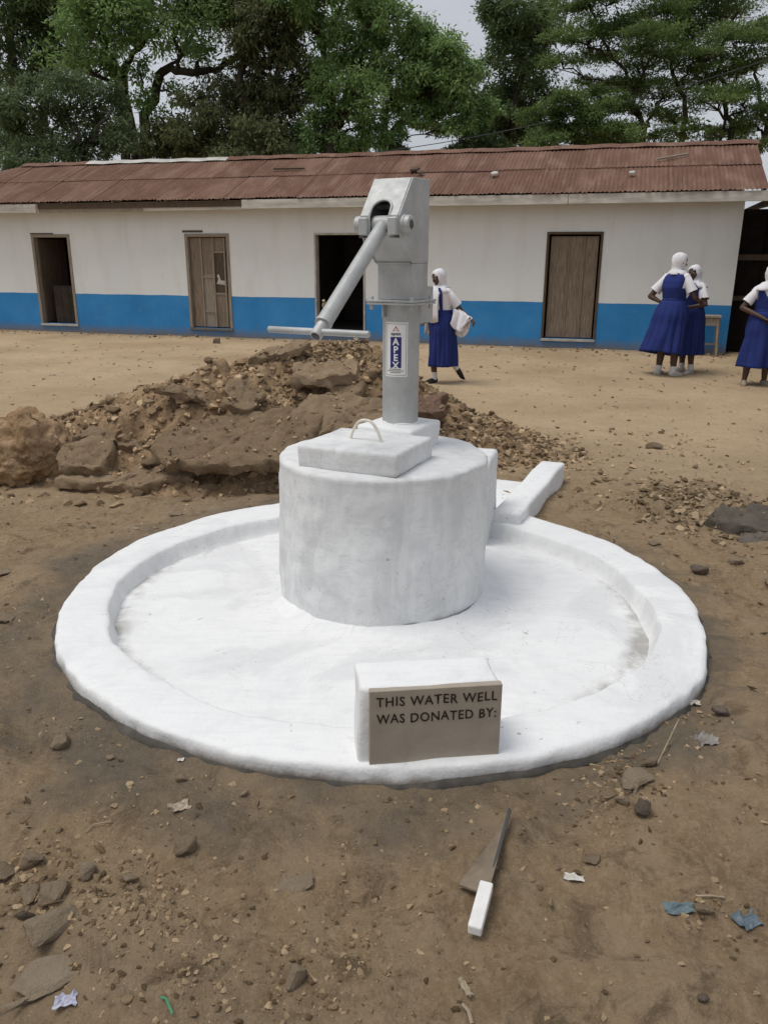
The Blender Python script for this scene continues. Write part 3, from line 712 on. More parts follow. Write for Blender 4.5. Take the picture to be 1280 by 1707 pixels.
extr('back_plate', [(-.0775, ZN+.002), (-.0775, 1.062), (-.070, 1.062), (-.070, ZN+.002)], -HW+.0075, HW-.0075)
extr('under_plate', [(.078, ZN+.002), (.205, .840), (.205, .848), (.072, ZN+.010)], -HW+.0075, HW-.0075)
# hood: outline with an arch cut from its lower edge, following slope then nose front
SLP = Vector((0, -(.212-.088), .912-1.068)); LS = SLP.length; su = SLP.normalized()
def hood(x, s, off=0):
    nrm = Vector((0, su.z, -su.y)); nrm = -nrm if nrm.z < 0 else nrm
    if s <= LS: p = Vector((x, -.088, 1.068))+su*s+nrm*off
    else: p = Vector((x, -.212-off, .912-(s-LS)))
    return p
SW = .047; SA = LS-.030        # half slot width, height where arch springs
arc = [(SW*cos(a), SA-SW*sin(a)*1.0) for a in np.linspace(0, pi, 17)]
bm = bmesh.new()
def strip(L, Rr):              # quads between two polylines in (x, s)
    a = [[bm.verts.new(hood(*p, 0)) for p in X] for X in (L, Rr)]
    for i in range(len(L)-1):
        bm.faces.new([a[0][i], a[1][i], a[1][i+1], a[0][i+1]])
e = HW-.0075
for i in range(16):
    (xa, sa), (xb, sb) = arc[i], arc[i+1]
    vs = [bm.verts.new(hood(x, s)) for x, s in ((xa, .004), (xb, .004), (xb, sb), (xa, sa))]; bm.faces.new(vs)
for sg in (1, -1):
    strip([(sg*SW, .004), (sg*SW, SA), (sg*SW, LS), (sg*SW, LS+.072)], [(sg*e, .004), (sg*e, SA), (sg*e, LS), (sg*e, LS+.072)])
bmesh.ops.remove_doubles(bm, verts=bm.verts[:], dist=.0002)
o = bm_obj('hood_plate', bm, ST, pump); sm = o.modifiers.new('s', 'SOLIDIFY'); sm.thickness = .006; sm.offset = 0
lip = [hood(SW, LS+.070, .004), hood(SW, LS+.005, .004)]+[hood(x, s, .005) for x, s in arc]+[hood(-SW, LS+.005, .004), hood(-SW, LS+.070, .004)]
tube('slot_lip', lip, .0055, ST, pump, 8)
PV = Vector((0, -.172, .878))
for sg in (-1, 1):
    bo = tube('pivot_boss', [PV+Vector((sg*(HW-.002), 0, 0)), PV+Vector((sg*(HW+.012), 0, 0)), PV+Vector((sg*(HW+.014), 0, 0)), PV+Vector((sg*(HW+.034), 0, 0)), PV+Vector((sg*(HW+.036), 0, 0))], [.040, .040, .036, .036, .033], ST, pump, 24)
    tube('pivot_nut', [PV+Vector((sg*(HW+.036), 0, 0)), PV+Vector((sg*(HW+.037), 0, 0))], [.022, .020], M['dark_steel'] if sg > 0 else ST, bo, 6)
    box('bearing_lug', sg*.052-.004 if sg > 0 else sg*(HW-.004), sg*(HW-.004) if sg > 0 else sg*.052+.004, -.236, -.200, .832, .905, ST, pump, .005)
    box('lug_slot', sg*.060 if sg > 0 else -.088, .088 if sg > 0 else sg*.060, -.234, -.19, .824, .829, M['dark_steel'], pump, .001)
tube('rod_hanger_pin', [(-.085, -.075, .955), (.085, -.075, .955)], .012, ST, pump, 12)
# handle
hd = empty('handle'); hd.parent = pump
GR = Vector((0, -.700, .470)); hdv = (GR-PV).normalized()
tube('pivot_sleeve', [PV+Vector((-.043, 0, 0)), PV+Vector((.043, 0, 0))], .036, ST, hd, 24)
P0 = PV+hdv*.01; P1 = PV+hdv*((GR-PV).length-.045)
tube('lever_tube', [P0, P0.lerp(P1, .15), P0.lerp(P1, .5), P1], [.030, .031, .0315, .032], ST, hd, 24)
tube('collar', [P1-hdv*.012, P1+hdv*.004], [.0345, .0345], ST, hd, 24)
tube('inner_rod', [P1-hdv*.01, GR+hdv*.022, GR+hdv*.026], [.024, .024, .021], ST, hd, 20)
tube('end_plug', [GR+hdv*.0262, GR+hdv*.028], [.018, .016], M['dark_steel'], hd, 12)
tube('cross_bar', [GR+Vector((-.232, 0, 0)), GR+Vector((-.229, 0, 0)), GR+Vector((.219, 0, 0)), GR+Vector((.222, 0, 0))], [.011, .0130, .0130, .011], ST, hd, 16)
side = Vector((-1, 0, 0)); up = hdv.cross(side); up = up if up.z > 0 else -up
bq = P1-hdv*.105
tube('clamp_bolt', [bq+side*.026, bq+side*.052], [.0095, .0095], M['brass'], hd, 6)
tube('clamp_bolt', [bq+side*.040+up*.0, bq+side*.040+up*.026], [.006, .006], M['brass'], hd, 6)
# spout
bm = bmesh.new(); add_box(bm, -.052, .052, .060, .232, ZT-.090, ZF+.055, .004); bm_obj('spout', bm, ST, pump)
# sticker on the pedestal -------------------------------------------------
RS = RC+.0012; SA0 = radians(-90+28-17)      # centre angle in the pump's frame
SZ0, SZ1, SWd = .226, .470, .110
def wrap(x, z, off): a = SA0+x/RS; return (cos(a)*(RS+off), sin(a)*(RS+off), z)
stk = None
def patch(name, x0, x1, z0, z1, off, mat, parent, n=12):
    V = [wrap(x0+(x1-x0)*i/n, z, off) for z in (z0, z1) for i in range(n+1)]
    return mesh_obj(name, V, [(i, i+1, i+n+2, i+n+1) for i in range(n)], mat, parent)
stk = patch('sticker', -SWd/2, SWd/2, SZ0, SZ1, 0, M['sticker'], pump)
def text_mesh(body, size, bold=0.0, align='CENTER', space=1.0):
    cu = bpy.data.curves.new('t', 'FONT'); cu.body = body; cu.size = size; cu.align_x = align; cu.offset = bold; cu.space_character = space
    cu.resolution_u = 3
    o = bpy.data.objects.new('t', cu); COL.objects.link(o); dg = bpy.context.evaluated_depsgraph_get()
    me = bpy.data.meshes.new_from_object(o.evaluated_get(dg)); bpy.data.objects.remove(o); bpy.data.curves.remove(cu); return me
def wrap_text(name, body, size, x, z, off, mat, bold=0, sx=1.0):
    me = text_mesh(body, size, bold)
    for v in me.vertices: v.co = wrap(x+v.co.x*sx, z+v.co.y, off)
    return link(name, me, mat, stk)
for k, (a0, a1, b0, b1) in enumerate([(-.0485, .0485, SZ1-.0085, SZ1-.0070), (-.0485, .0485, SZ0+.0070, SZ0+.0085), (-.0485, -.0470, SZ0+.0086, SZ1-.0086), (.0470, .0485, SZ0+.0086, SZ1-.0086)]):
    patch('border_line', a0, a1, b0, b1, .0006, M['ink'], stk)
patch('blue_panel', -.026, .026, SZ0+.041, SZ1-.065, .0006, M['navy'], stk)
for k, ch in enumerate('APEX'): wrap_text('letter', ch, .042, 0, SZ1-.100-k*.0355, .0014, M['sticker'], .0012)
wrap_text('small_lettering', 'apex', .021, 0, SZ1-.057, .0006, M['ink'], .0006, 1.15)
tri = [(0, .024), (-.015, 0), (.015, 0)]; tri2 = [(0, .016), (-.0085, .0045), (.0085, .0045)]
V = [wrap(x, SZ1-.040+z, .0006) for x, z in tri+tri2]
mesh_obj('triangle_emblem', V, [(0, 1, 4, 3), (1, 2, 5, 4), (2, 0, 3, 5)], M['red'], stk, False)
for k, w in enumerate((.030, .040, .026)):
    n = int(w*2/.0055)
    b = MB()
    for i in range(n):
        x = -w+i*.0055; q4 = [wrap(x, SZ0+.033-k*.0075, .0006), wrap(x+.004, SZ0+.033-k*.0075, .0006), wrap(x+.004, SZ0+.0365-k*.0075, .0006), wrap(x, SZ0+.0365-k*.0075, .0006)]
        b.add(q4, [(0, 1, 2, 3)])
    b.build('fine_print', M['ink'], stk)

# ------------------------------------------------------------------ donor plaque block at the front of the apron
PBZ = .352; PBR = radians(7)
pc = Vector((0.160, 2.085, 0.347)); 
pb = empty('donor_plaque', (pc.x, pc.y, 0), PBR, 'white block with a beige plaque lettered in brown at the apron front', 'plaque')
rough_block('block', .432, .165, -.02, PBZ, M['wash'], pb, (-.018, .086, 0), 0, .016, .006, 80)
box('plaque', -.203, .198, -.0125, .012, .075, PBZ-.004, M['plaque'], pb, .002)
pq = [o for o in pb.children if o.name.startswith('plaque')][0]
def plaque_line(body, z, size, width):
    me = text_mesh(body, size, .0006, 'LEFT', 1.12)
    xs = [v.co.x for v in me.vertices]; w = max(xs)-min(xs); x0 = min(xs); rr = random.Random(5)
    for v in me.vertices:
        x, y = v.co.x, v.co.y; xx = -width/2+(x-x0)*width/w
        wob = .0012*sin(xx*90)+.0008*sin(xx*37+1)
        v.co = (xx, -.0145, z+y+wob)
    return link('lettering', me, M['letter'], pq)
plaque_line('THIS WATER WELL', PBZ-.056, .044, .366)
plaque_line('WAS DONATED BY:', PBZ-.113, .044, .364)

# ------------------------------------------------------------------ spoil heap
HX = [-3.3, -2.75, -2.2, -1.75, -1.3, -1.0, -.4, -.05, .25, .5, .75, 1.05, 1.4, 1.75]
HH = [0, .24, .46, .60, .70, .78, .87, .84, .62, .46, .30, .16, .06, 0]
RY = [6.3, 6.3, 6.35, 6.4, 6.45, 6.5, 6.7, 6.75, 6.7, 6.7, 6.7, 6.7, 6.7, 6.7]
def heap_z(x, y):
    x = np.asarray(x, float); y = np.asarray(y, float)
    h = np.interp(x, HX, HH); ry = np.interp(x, HX, RY); d = y-ry
    wf = np.interp(x, [-3, -1.2, 0, 1.4], [.95, 1.35, 1.3, .75]); wb = 1.15
    t = np.where(d < 0, -d/wf, d/wb); s = np.clip(1-t, 0, 1); prof = s*s*(3-2*s)*.55+s*.45
    z = h*prof
    m = smooth(0, .12, z)
    cl = fbm(x*5, y*5, 0, 4, 71); z = z+m*(.055*cl+.05*np.abs(fbm(x*3, y*3, 0, 3, 75))+.032*fbm(x*13, y*13, 0, 4, 73, .6))
    return z-.03*(1-smooth(0, .10, h*prof))
xs = np.arange(-3.4, 1.95, .018); ys = np.arange(4.9, 8.05, .018)
HXg, HYg = np.meshgrid(xs, ys); HZg = heap_z(HXg, HYg)
idx = np.arange(HXg.size).reshape(HXg.shape)
q = np.stack([idx[:-1, :-1], idx[:-1, 1:], idx[1:, 1:], idx[1:, :-1]], -1).reshape(-1, 4)
zq = HZg.ravel()[q].max(1); q = q[zq > -.028]
hp = empty('soil_heap', (-.5, 6.4, 0), 0, 'heap of dug brown soil and rubble behind the well', 'heap')
V = np.stack([HXg.ravel()+.5, HYg.ravel()-6.4, HZg.ravel()], 1)
used = np.unique(q); remap = -np.ones(len(V), int); remap[used] = np.arange(len(used))
mesh_obj('mound', V[used], remap[q], M['heap'], hp)
# rock building blocks ----------------------------------------------------
def rock_vf(seed, npts=16, sub=0):
    rr = random.Random(seed); bm = bmesh.new()
    for _ in range(npts):
        v = Vector((rr.gauss(0, 1), rr.gauss(0, 1), rr.gauss(0, 1))).normalized()*rr.uniform(.8, 1.05); bm.verts.new(v)
    r = bmesh.ops.convex_hull(bm, input=bm.verts[:]); bmesh.ops.delete(bm, geom=[g for g in r['geom_interior'] if isinstance(g, bmesh.types.BMVert)], context='VERTS')
    if sub:
        bmesh.ops.bevel(bm, geom=bm.edges[:], offset=.10, segments=1, affect='EDGES')
        bmesh.ops.triangulate(bm, faces=bm.faces[:])
        for _ in range(sub): bmesh.ops.subdivide_edges(bm, edges=bm.edges[:], cuts=1, use_grid_fill=True)
        P = np.array([v.co[:] for v in bm.verts]); n = fbm(P[:, 0]*2.2, P[:, 1]*2.2, P[:, 2]*2.2, 4, seed)
        for v, k in zip(bm.verts, n): v.co *= 1+.09*k
    bmesh.ops.recalc_face_normals(bm, faces=bm.faces[:])
    bm.verts.ensure_lookup_table(); bm.verts.index_update()
    V = np.array([v.co[:] for v in bm.verts]); F = [tuple(v.index for v in f.verts) for f in bm.faces]; bm.free(); return V, F
LIB = [rock_vf(100+k, 11) for k in range(24)]
def scatter_mesh(name, P, R, mat, parent=None, flat=(.5, .9), sink=.25):
    V = []; F = []; b = 0; rr = random.Random(len(P))
    for p, r in zip(P, R):
        v, f = LIB[rr.randrange(len(LIB))]
        Mx = np.array(Euler((rr.uniform(-.4, .4), rr.uniform(-.4, .4), rr.uniform(0, 6.28))).to_matrix())
        s = np.array((r*rr.uniform(.8, 1.3), r*rr.uniform(.65, 1.1), r*rr.uniform(*flat)))
        V.append((v*s) @ Mx.T+np.array(p)+np.array((0, 0, s[2]*(1-2*sink)*.6)))
        F += [tuple(i+b for i in ff) for ff in f]; b += len(v)
    o = mesh_obj(name, np.concatenate(V), F, mat, parent, False)
    return o
# loose clods covering the heap
P = []; R = []
CX_ = RNG.uniform(-3.1, 1.6, 11000); CY_ = RNG.uniform(5.0, 7.2, 11000); CZ_ = heap_z(CX_, CY_)
for x, y, z in zip(CX_, CY_, CZ_):
    if z < .02 and RNG.random() > .3: continue
    if z < -.02: z = 0
    r = .007+.05*RNG.random()**4.5
    P.append((x+.5, y-6.4, z)); R.append(r)
o = scatter_mesh('soil_clods', P, R, M['clod'], hp, (.5, .9), .45); o['kind'] = 'stuff'
lump_me = []
for k in range(14):
    v, f = rock_vf(700+k, 14, 1); me = bpy.data.meshes.new('clod'); me.from_pydata((v*np.array((1, .8, .62))).tolist(), [], f); me.materials.append(M['chunk'])
    me.polygons.foreach_set('use_smooth', [True]*len(f)); me.set_sharp_from_angle(angle=radians(32)); lump_me.append(me)
lr = random.Random(17); made = 0
while made < 210:
    x = lr.uniform(-2.9, 1.2); y = lr.uniform(5.15, 6.9); z = float(heap_z(x, y))
    if z < .05 and lr.random() < .6: continue
    r = .026+.062*lr.random()**2.2; z = max(z, .01)
    o = link('clod', lump_me[lr.randrange(14)], None, hp, (x+.5, y-6.4, z+r*.12), (lr.uniform(-.6, .6), lr.uniform(-.6, .6), lr.uniform(0, 6.28))); o.scale = (r*lr.uniform(.9, 1.4), r, r*lr.uniform(.7, 1.1)); made += 1
# crown of yellow-brown crumbs on the peak
P = []; R = []
for _ in range(1300):
    x = RNG.normal(-.42, .23); y = RNG.normal(6.45, .22); z = float(heap_z(x, y)); P.append((x+.5, y-6.4, z)); R.append(.008+.022*RNG.random()**2)
o = scatter_mesh('tan_crumbs', P, R, M['tan_clod'], hp); o['kind'] = 'stuff'
P = []; R = []
for _ in range(1500):
    x = RNG.uniform(.1, 1.75); y = RNG.uniform(5.7, 7.0); z = max(float(heap_z(x, y)), 0); P.append((x+.5, y-6.4, z)); R.append(.008+.026*RNG.random()**2.2)
o = scatter_mesh('tan_crumbs', P, R, M['tan_clod'], hp); o['kind'] = 'stuff'

# ------------------------------------------------------------------ broken mortar slabs in the heap
CRUMB = []; CRUMB_R = []
def slab(name, label, outline, thick, loc, rot, mat, seed, cat='slab', group='broken mortar slabs thrown on the heap'):
    """irregular broken plate: outline refined, edges crumbled, faces uneven"""
    rr = random.Random(seed); pts = []
    n = len(outline)
    for i in range(n):
        a = Vector(outline[i]); b = Vector(outline[(i+1) % n]); L = (b-a).length; m = max(2, int(L/.05))
        for k in range(m):
            p = a.lerp(b, k/m); d = (b-a).normalized(); pts.append(p+Vector((d.y, -d.x))*rr.gauss(0, .016))
    c = sum((Vector(p) for p in outline), Vector((0, 0)))/n
    rings = [(.90, -.5), (1.0, -.42), (1.02, -.1), (1.0, .30), (.975, .46), (.92, .5), (.80, .5), (.68, .5), (.55, .5), (.42, .5), (.28, .5), (.14, .5)]
    V = []; m = len(pts)
    for sc, h in rings:
        for p in pts:
            w = c+(p-c)*sc; V.append((w.x, w.y, h*thick))
    V.append((c.x, c.y, .5*thick)); A = np.array(V)
    k = fbm(A[:, 0]*5+seed, A[:, 1]*5, A[:, 2]*9, 4, seed)
    A[:, 2] += k*.020+.09*thick*fbm(A[:, 0]*14, A[:, 1]*14, A[:, 2]*4, 3, seed+1)+.006*fbm(A[:, 0]*34, A[:, 1]*34, 0, 2, seed+2); A[:, 0] += fbm(A[:, 0]*9, A[:, 1]*9, A[:, 2]*20, 3, seed+5)*.012*(np.abs(A[:, 2]) > 0); A[:, 1] += fbm(A[:, 0]*9+7, A[:, 1]*9, A[:, 2]*20, 3, seed+6)*.012
    F = [(r*m+i, r*m+(i+1) % m, (r+1)*m+(i+1) % m, (r+1)*m+i) for r in range(len(rings)-1) for i in range(m)]
    F += [((len(rings)-1)*m+i, (len(rings)-1)*m+(i+1) % m, len(rings)*m) for i in range(m)]
    F.append(tuple(reversed(range(m))))
    bm = bmesh.new(); vs = [bm.verts.new(p) for p in A]
    for f in F: bm.faces.new([vs[i] for i in f])
    bmesh.ops.triangulate(bm, faces=[f for f in bm.faces if len(f.verts) > 4])
    for _ in range(2):
        le = [e for e in bm.edges if e.calc_length() > .032]
        if le: bmesh.ops.subdivide_edges(bm, edges=le, cuts=1, use_grid_fill=True)
    bm.normal_update(); B = np.array([v.co[:] for v in bm.verts])
    dsp = .020*fbm(B[:, 0]*9+seed, B[:, 1]*9, B[:, 2]*9, 4, seed+11, .6)+.008*fbm(B[:, 0]*40, B[:, 1]*40, B[:, 2]*40, 2, seed+12)
    nm = [v.normal.copy() for v in bm.verts]
    for v, k_, n_ in zip(bm.verts, dsp, nm): v.co += n_*float(k_)
    Mw = Matrix.Translation(loc) @ Euler(rot).to_matrix().to_4x4(); ex = max(abs(p[0]) for p in outline); ey = max(abs(p[1]) for p in outline)
    for _ in range(int(260*ex*ey*4)):
        u, w_ = rr.uniform(-.8, .8)*ex, rr.uniform(-.7, .7)*ey; p = Mw @ Vector((u, w_, thick*.5)); CRUMB.append((p.x+.5, p.y-6.4, p.z+.004)); CRUMB_R.append(.004+.018*rr.random()**3)
    o = bm_obj(name, bm, mat, None, True, loc, rot); autosmooth(o, 50)
    return tag(o, label, cat, group)
CH = M['chunk']
slab('mortar_slab', 'largest flat broken mortar slab leaning on the front of the soil heap', [(-.62, -.02), (-.50, .17), (-.10, .34), (.38, .36), (.62, .28), (.55, .02), (.40, -.26), (.18, -.33), (-.20, -.28), (-.45, -.20)], .080, (-1.029, 5.460, 0.331), (radians(24), radians(-4), radians(4)), CH, 1)
slab('mortar_slab', 'grey broken slab on the heap right behind the wire lifting loop', [(-.38, -.10), (-.28, .16), (.10, .22), (.42, .12), (.36, -.14), (0, -.20)], .08, (-0.312, 5.720, 0.461), (radians(34), radians(6), radians(-6)), CH, 2)
slab('mortar_slab', 'flat ledge of mortar under the yellow-brown crumbs at the heap peak', [(-.25, -.12), (-.22, .14), (.08, .2), (.26, .12), (.24, -.1), (0, -.16)], .09, (-0.469, 6.120, 0.721), (radians(14), radians(-5), radians(3)), CH, 3)
slab('mortar_slab', 'thin flat slab jutting left from the heap top near the pump handle', [(-.24, -.08), (-.1, .12), (.2, .14), (.27, .02), (.12, -.1)], .07, (-0.846, 6.420, 0.837), (radians(12), radians(-10), radians(10)), CH, 4)
slab('mortar_slab', 'angular dark slab tilted between the big slab and the heap crest', [(-.13, -.13), (-.12, .10), (.04, .15), (.15, .02), (.06, -.15)], .07, (-1.056, 5.860, 0.589), (radians(38), radians(10), radians(20)), CH, 5)
slab('mortar_slab', 'long sliver of mortar on the left shoulder of the heap', [(-.2, -.04), (-.12, .06), (.12, .05), (.22, -.02), (.08, -.06)], .05, (-1.524, 5.950, 0.594), (radians(20), radians(14), radians(-6)), CH, 6)
slab('mortar_block', 'squarish thick mortar block at the left foot of the heap', [(-.20, -.13), (-.15, .15), (.12, .17), (.20, .02), (.14, -.15)], .13, (-2.126, 5.500, 0.198), (radians(34), radians(-6), radians(8)), CH, 7)
slab('mortar_slab', 'small slab lying on top of the squarish block at the left', [(-.15, -.06), (-.08, .09), (.12, .08), (.17, -.02), (.02, -.08)], .055, (-2.110, 5.660, 0.312), (radians(16), radians(6), radians(-5)), CH, 8)
slab('mortar_slab', 'flat slab on the ground at the foot of the heap below the largest slab', [(-.36, -.08), (-.20, .13), (.18, .20), (.36, .07), (.22, -.10), (-.10, -.16)], .075, (-1.602, 5.420, 0.088), (radians(13), radians(-7), radians(10)), CH, 9)
slab('mortar_slab', 'low thin slab left of the flat one at the heap foot', [(-.20, -.05), (-.15, .09), (.14, .11), (.22, .0), (.1, -.09)], .06, (-2.073, 5.360, 0.067), (radians(8), radians(3), radians(-4)), CH, 10)
slab('mortar_slab', 'pale flat piece bedded in the mud between heap and white rim', [(-.13, -.05), (-.06, .07), (.12, .06), (.14, -.03), (.02, -.07)], .03, (-1.223, 5.131, 0.012), (0, 0, .1), CH, 11)
slab('mortar_slab', 'short stub of mortar above the small slabs at the left of the heap', [(-.1, -.03), (-.05, .05), (.09, .04), (.11, -.02)], .05, (-1.858, 5.650, 0.253), (radians(18), radians(10), radians(-18)), CH, 12)
slab('mortar_slab', 'rounded lump of mortar half buried in the middle of the heap front', [(-.14, -.08), (-.10, .1), (.08, .12), (.15, 0), (.06, -.1)], .09, (-0.301, 5.980, 0.605), (radians(25), radians(-8), radians(0)), CH, 13)
slab('mortar_slab', 'reddish brick-coloured piece on the heap right of the pump column', [(-.12, -.1), (-.1, .1), (.1, .12), (.13, -.06)], .08, (0.352, 6.120, 0.460), (radians(35), radians(0), radians(-10)), mat_soil('red_clay', (.145, .092, .064), (.195, .128, .092), (.25, .17, .125), sc=6), 14)

o = scatter_mesh('slab_crumbs', CRUMB, CRUMB_R, M['clod'], hp, (.4, .8), .4); o['kind'] = 'stuff'
# ------------------------------------------------------------------ clay boulder at far left
v, f = rock_vf(500, 40, 3)
A = v*np.array((.37, .30, .30)); A = A+(A/np.linalg.norm(A, axis=1, keepdims=True))*(.045*fbm(A[:, 0]*6, A[:, 1]*6, A[:, 2]*6, 4, 33)+.02*fbm(A[:, 0]*22, A[:, 1]*22, A[:, 2]*22, 3, 37))[:, None]
def mat_boulder():
    m, t, b = nodes('crumbly_pink_clay', .95, .1); o = objco(t)
    c = ramp(t, noise(t, 5, 7, .7, o), [(.30, (0.240, 0.152, 0.083)), (.48, (0.376, 0.255, 0.143)), (.60, (0.470, 0.319, 0.207)), (.74, (0.564, 0.412, 0.285))])
    c = mix(t, ramp(t, noise(t, 24, 5, .7, o), [(.52, 0), (.70, .7)]), c, (0.178, 0.113, 0.064))
    t.links.new(c, b.inputs['Base Color']); bump(t, b, noise(t, 22, 7, .7, o), 1, .03); return m
bo = mesh_obj('clay_boulder', A, f, mat_boulder(), None, True, (-2.577, 5.620, 0.233), (0, 0, .4)); tag(bo, 'large crumbly yellow-pink clay boulder at the left edge of the picture', 'boulder')

# ------------------------------------------------------------------ stones one can tell apart
stone_lib = {}
def stone(label, px, size, mat='stone', flat=.6, rz=0, name='stone', asp=.75, seed=None, tilt=0, up=0):
    x, y = px; s = seed if seed is not None else int(abs(x*977+y*131)*10) % 9973
    v, f = rock_vf(s, 13, 2); size *= 1.18; A = v*np.array((size, size*asp, size*flat)); 
    me_z = float(ground_z(x, y))
    o = mesh_obj(name, A, f, M[mat], None, True, (x, y, me_z+size*flat*.45+up), (tilt, 0, rz)); autosmooth(o, 35)
    return tag(o, label, 'stone', 'loose stones on the ground')
stone('rounded grey-brown stone alone in the mud at lower left', (-0.513, 1.716), .037, rz=.3, flat=.75, asp=.9)
stone('flat-topped stone in the mud left of the white rim', (-1.050, 2.232), .040, flat=.6, rz=.5)
stone('largest angular stone of the cluster at the lower left corner', (-0.781, 1.475), .072, flat=.45, rz=.6)
stone('rounded stone directly behind the largest one in the lower left cluster', (-0.803, 1.562), .048, flat=.55, rz=.2)
stone('stone at the left of the rounded one in the lower left cluster', (-0.869, 1.574), .036, flat=.6, rz=1.2)
stone('upright thin stone beside the lower left cluster', (-0.750, 1.634), .030, flat=.8, rz=1.4)
stone('grey-green stone cut by the left edge of the picture', (-0.979, 1.657), .044, flat=.5)
stone('dark broken stone above the lower left cluster', (-0.913, 1.685), .036, flat=.5, rz=.9)
stone('small pale pebble in the crumbs below the lone round stone', (-0.636, 1.611), .022, flat=.8)
stone('buried flat grey stone at the very bottom left', (-0.752, 1.369), .075, flat=.14, rz=.4)
stone('dark cracked stone at the bottom edge left of centre', (-0.195, 1.357), .036, flat=.7, rz=.2)
stone('small dark stone between the cluster and the bottom left scrap', (-0.854, 1.501), .024, flat=.6, mat='dark_stone')
stone('small pale stone in front of the left half of the rim', (-0.610, 2.039), .020, flat=.7)
stone('small square stone near the crumpled leaf below the rim', (-0.414, 1.990), .018, flat=.7, rz=.8)
stone('little brown stone by the flat-topped stone left of the rim', (-0.866, 2.147), .017, flat=.6)
stone('flat broken shard half sunk left of the trowel', (-0.218, 1.634), .050, flat=.16, rz=.1)
stone('grey broad stone with crumbs right of the rim front', (0.763, 2.028), .066, flat=.42, rz=.35, asp=.6)
stone('pointed dark stone below the grey broad one at right', (0.740, 1.889), .036, flat=.7, rz=1.0, mat='dark_stone')
stone('pale egg-shaped stone left of the pointed dark one', (0.685, 1.914), .026, flat=.6)
stone('small round stone next to the rim at the right front', (0.836, 2.125), .030, flat=.6, rz=.5)
stone('dark round stone close to the rim at far right', (1.167, 2.397), .034, flat=.7, mat='dark_stone')
stone('thin flat pale stone lying alone right of the trowel', (0.558, 1.717), .032, flat=.2, rz=.7)
stone('yellow-brown pebble between the two blue plastic scraps', (0.792, 1.554), .026, flat=.6)
stone('small dark pebble near the bottom right corner', (0.697, 1.315), .013, flat=.8, mat='dark_stone')
stone('dark fist-sized stone on bare mud right of the rim', (1.630, 3.801), .046, flat=.72, rz=.3, mat='dark_stone', asp=.9)
stone('yellowish stone at the right edge below the dark rocks', (1.896, 3.974), .048, flat=.45, rz=.2)
stone('pale stone cut by the right edge below the yellowish one', (1.890, 3.594), .038, flat=.6)
stone('brown stone at the rim near the drain, on its right', (1.519, 4.181), .042, flat=.4, rz=.1)
stone('dark loaf-shaped stone in the open sand right of the drain', (2.375, 6.793), .085, flat=.45, asp=.5, rz=.2, mat='stone')
stone('grey squared stone set in the tan clods at the right', (1.983, 5.148), .085, flat=.5, rz=.2, asp=.6)
stone('lone dark lump on the sand at the foot of the blue wall', (-3.207, 15.326), .085, flat=.8, mat='dark_stone')
stone('pale stone in front of the heap left of the big white ring', (-1.298, 4.697), .045, flat=.35)
stone('pebble with two small companions left of the rim', (-1.810, 4.502), .040, flat=.35)
stone('flat stone cut by the left edge beside the rim', (-1.669, 3.168), .05, flat=.4)
stone('grey flat stone at the left edge level with the rim back', (-1.931, 3.773), .075, flat=.15)
slab('dark_rock', 'big dark flat rock propped at the right edge of the picture', [(-.42, -.02), (-.25, .16), (.1, .24), (.45, .2), (.5, -.12), (.2, -.2), (-.15, -.14)], .085, (2.375, 4.550, 0.016), (radians(12), radians(7), radians(-6)), M['edge_rock'], 21, 'rock', 'dark rocks at the right edge')
slab('dark_rock', 'smaller dark rock underneath the big flat one at the right edge', [(-.2, -.08), (-.15, .1), (.1, .15), (.25, .05), (.15, -.1)], .10, (2.269, 4.420, -0.039), (radians(5), radians(3), radians(6)), M['edge_rock'], 22, 'rock', 'dark rocks at the right edge')

# low spread of tan clay clods at the right
th_ = empty('clay_pile', (2.005, 4.984, 0.000), 0, 'low spread of crumbled tan clay clods right of the drain', 'pile')
cx, cy = (2.005, 4.984)
xs = np.arange(-.75, .75, .025); ys = np.arange(-.85, .95, .025); PX, PY = np.meshgrid(xs, ys)
def pile_z(x, y): 
    r = np.hypot(x/.60, y/.72)+.25*fbm(x*2.5+4, y*2.5, 0, 3, 81); s = np.clip(1-r, 0, 1); return .11*s*s*(3-2*s)+.03*smooth(0, .3, s)*fbm(x*9, y*9, 0, 4, 83)-.02*(s <= 0)
PZ = pile_z(PX, PY); idx = np.arange(PX.size).reshape(PX.shape); q = np.stack([idx[:-1, :-1], idx[:-1, 1:], idx[1:, 1:], idx[1:, :-1]], -1).reshape(-1, 4)
q = q[PZ.ravel()[q].max(1) > -.015]; mesh_obj('mound', np.stack([PX.ravel(), PY.ravel(), PZ.ravel()], 1), q, M['tan'], th_)
P = []; R = []
for _ in range(1500):
    x = RNG.normal(0, .30); y = RNG.normal(0, .36); P.append((x, y, max(0, float(pile_z(x, y))))); R.append(.006+.030*RNG.random()**3)
o = scatter_mesh('clay_clods', P, R, M['tan_clod'], th_); o['kind'] = 'stuff'

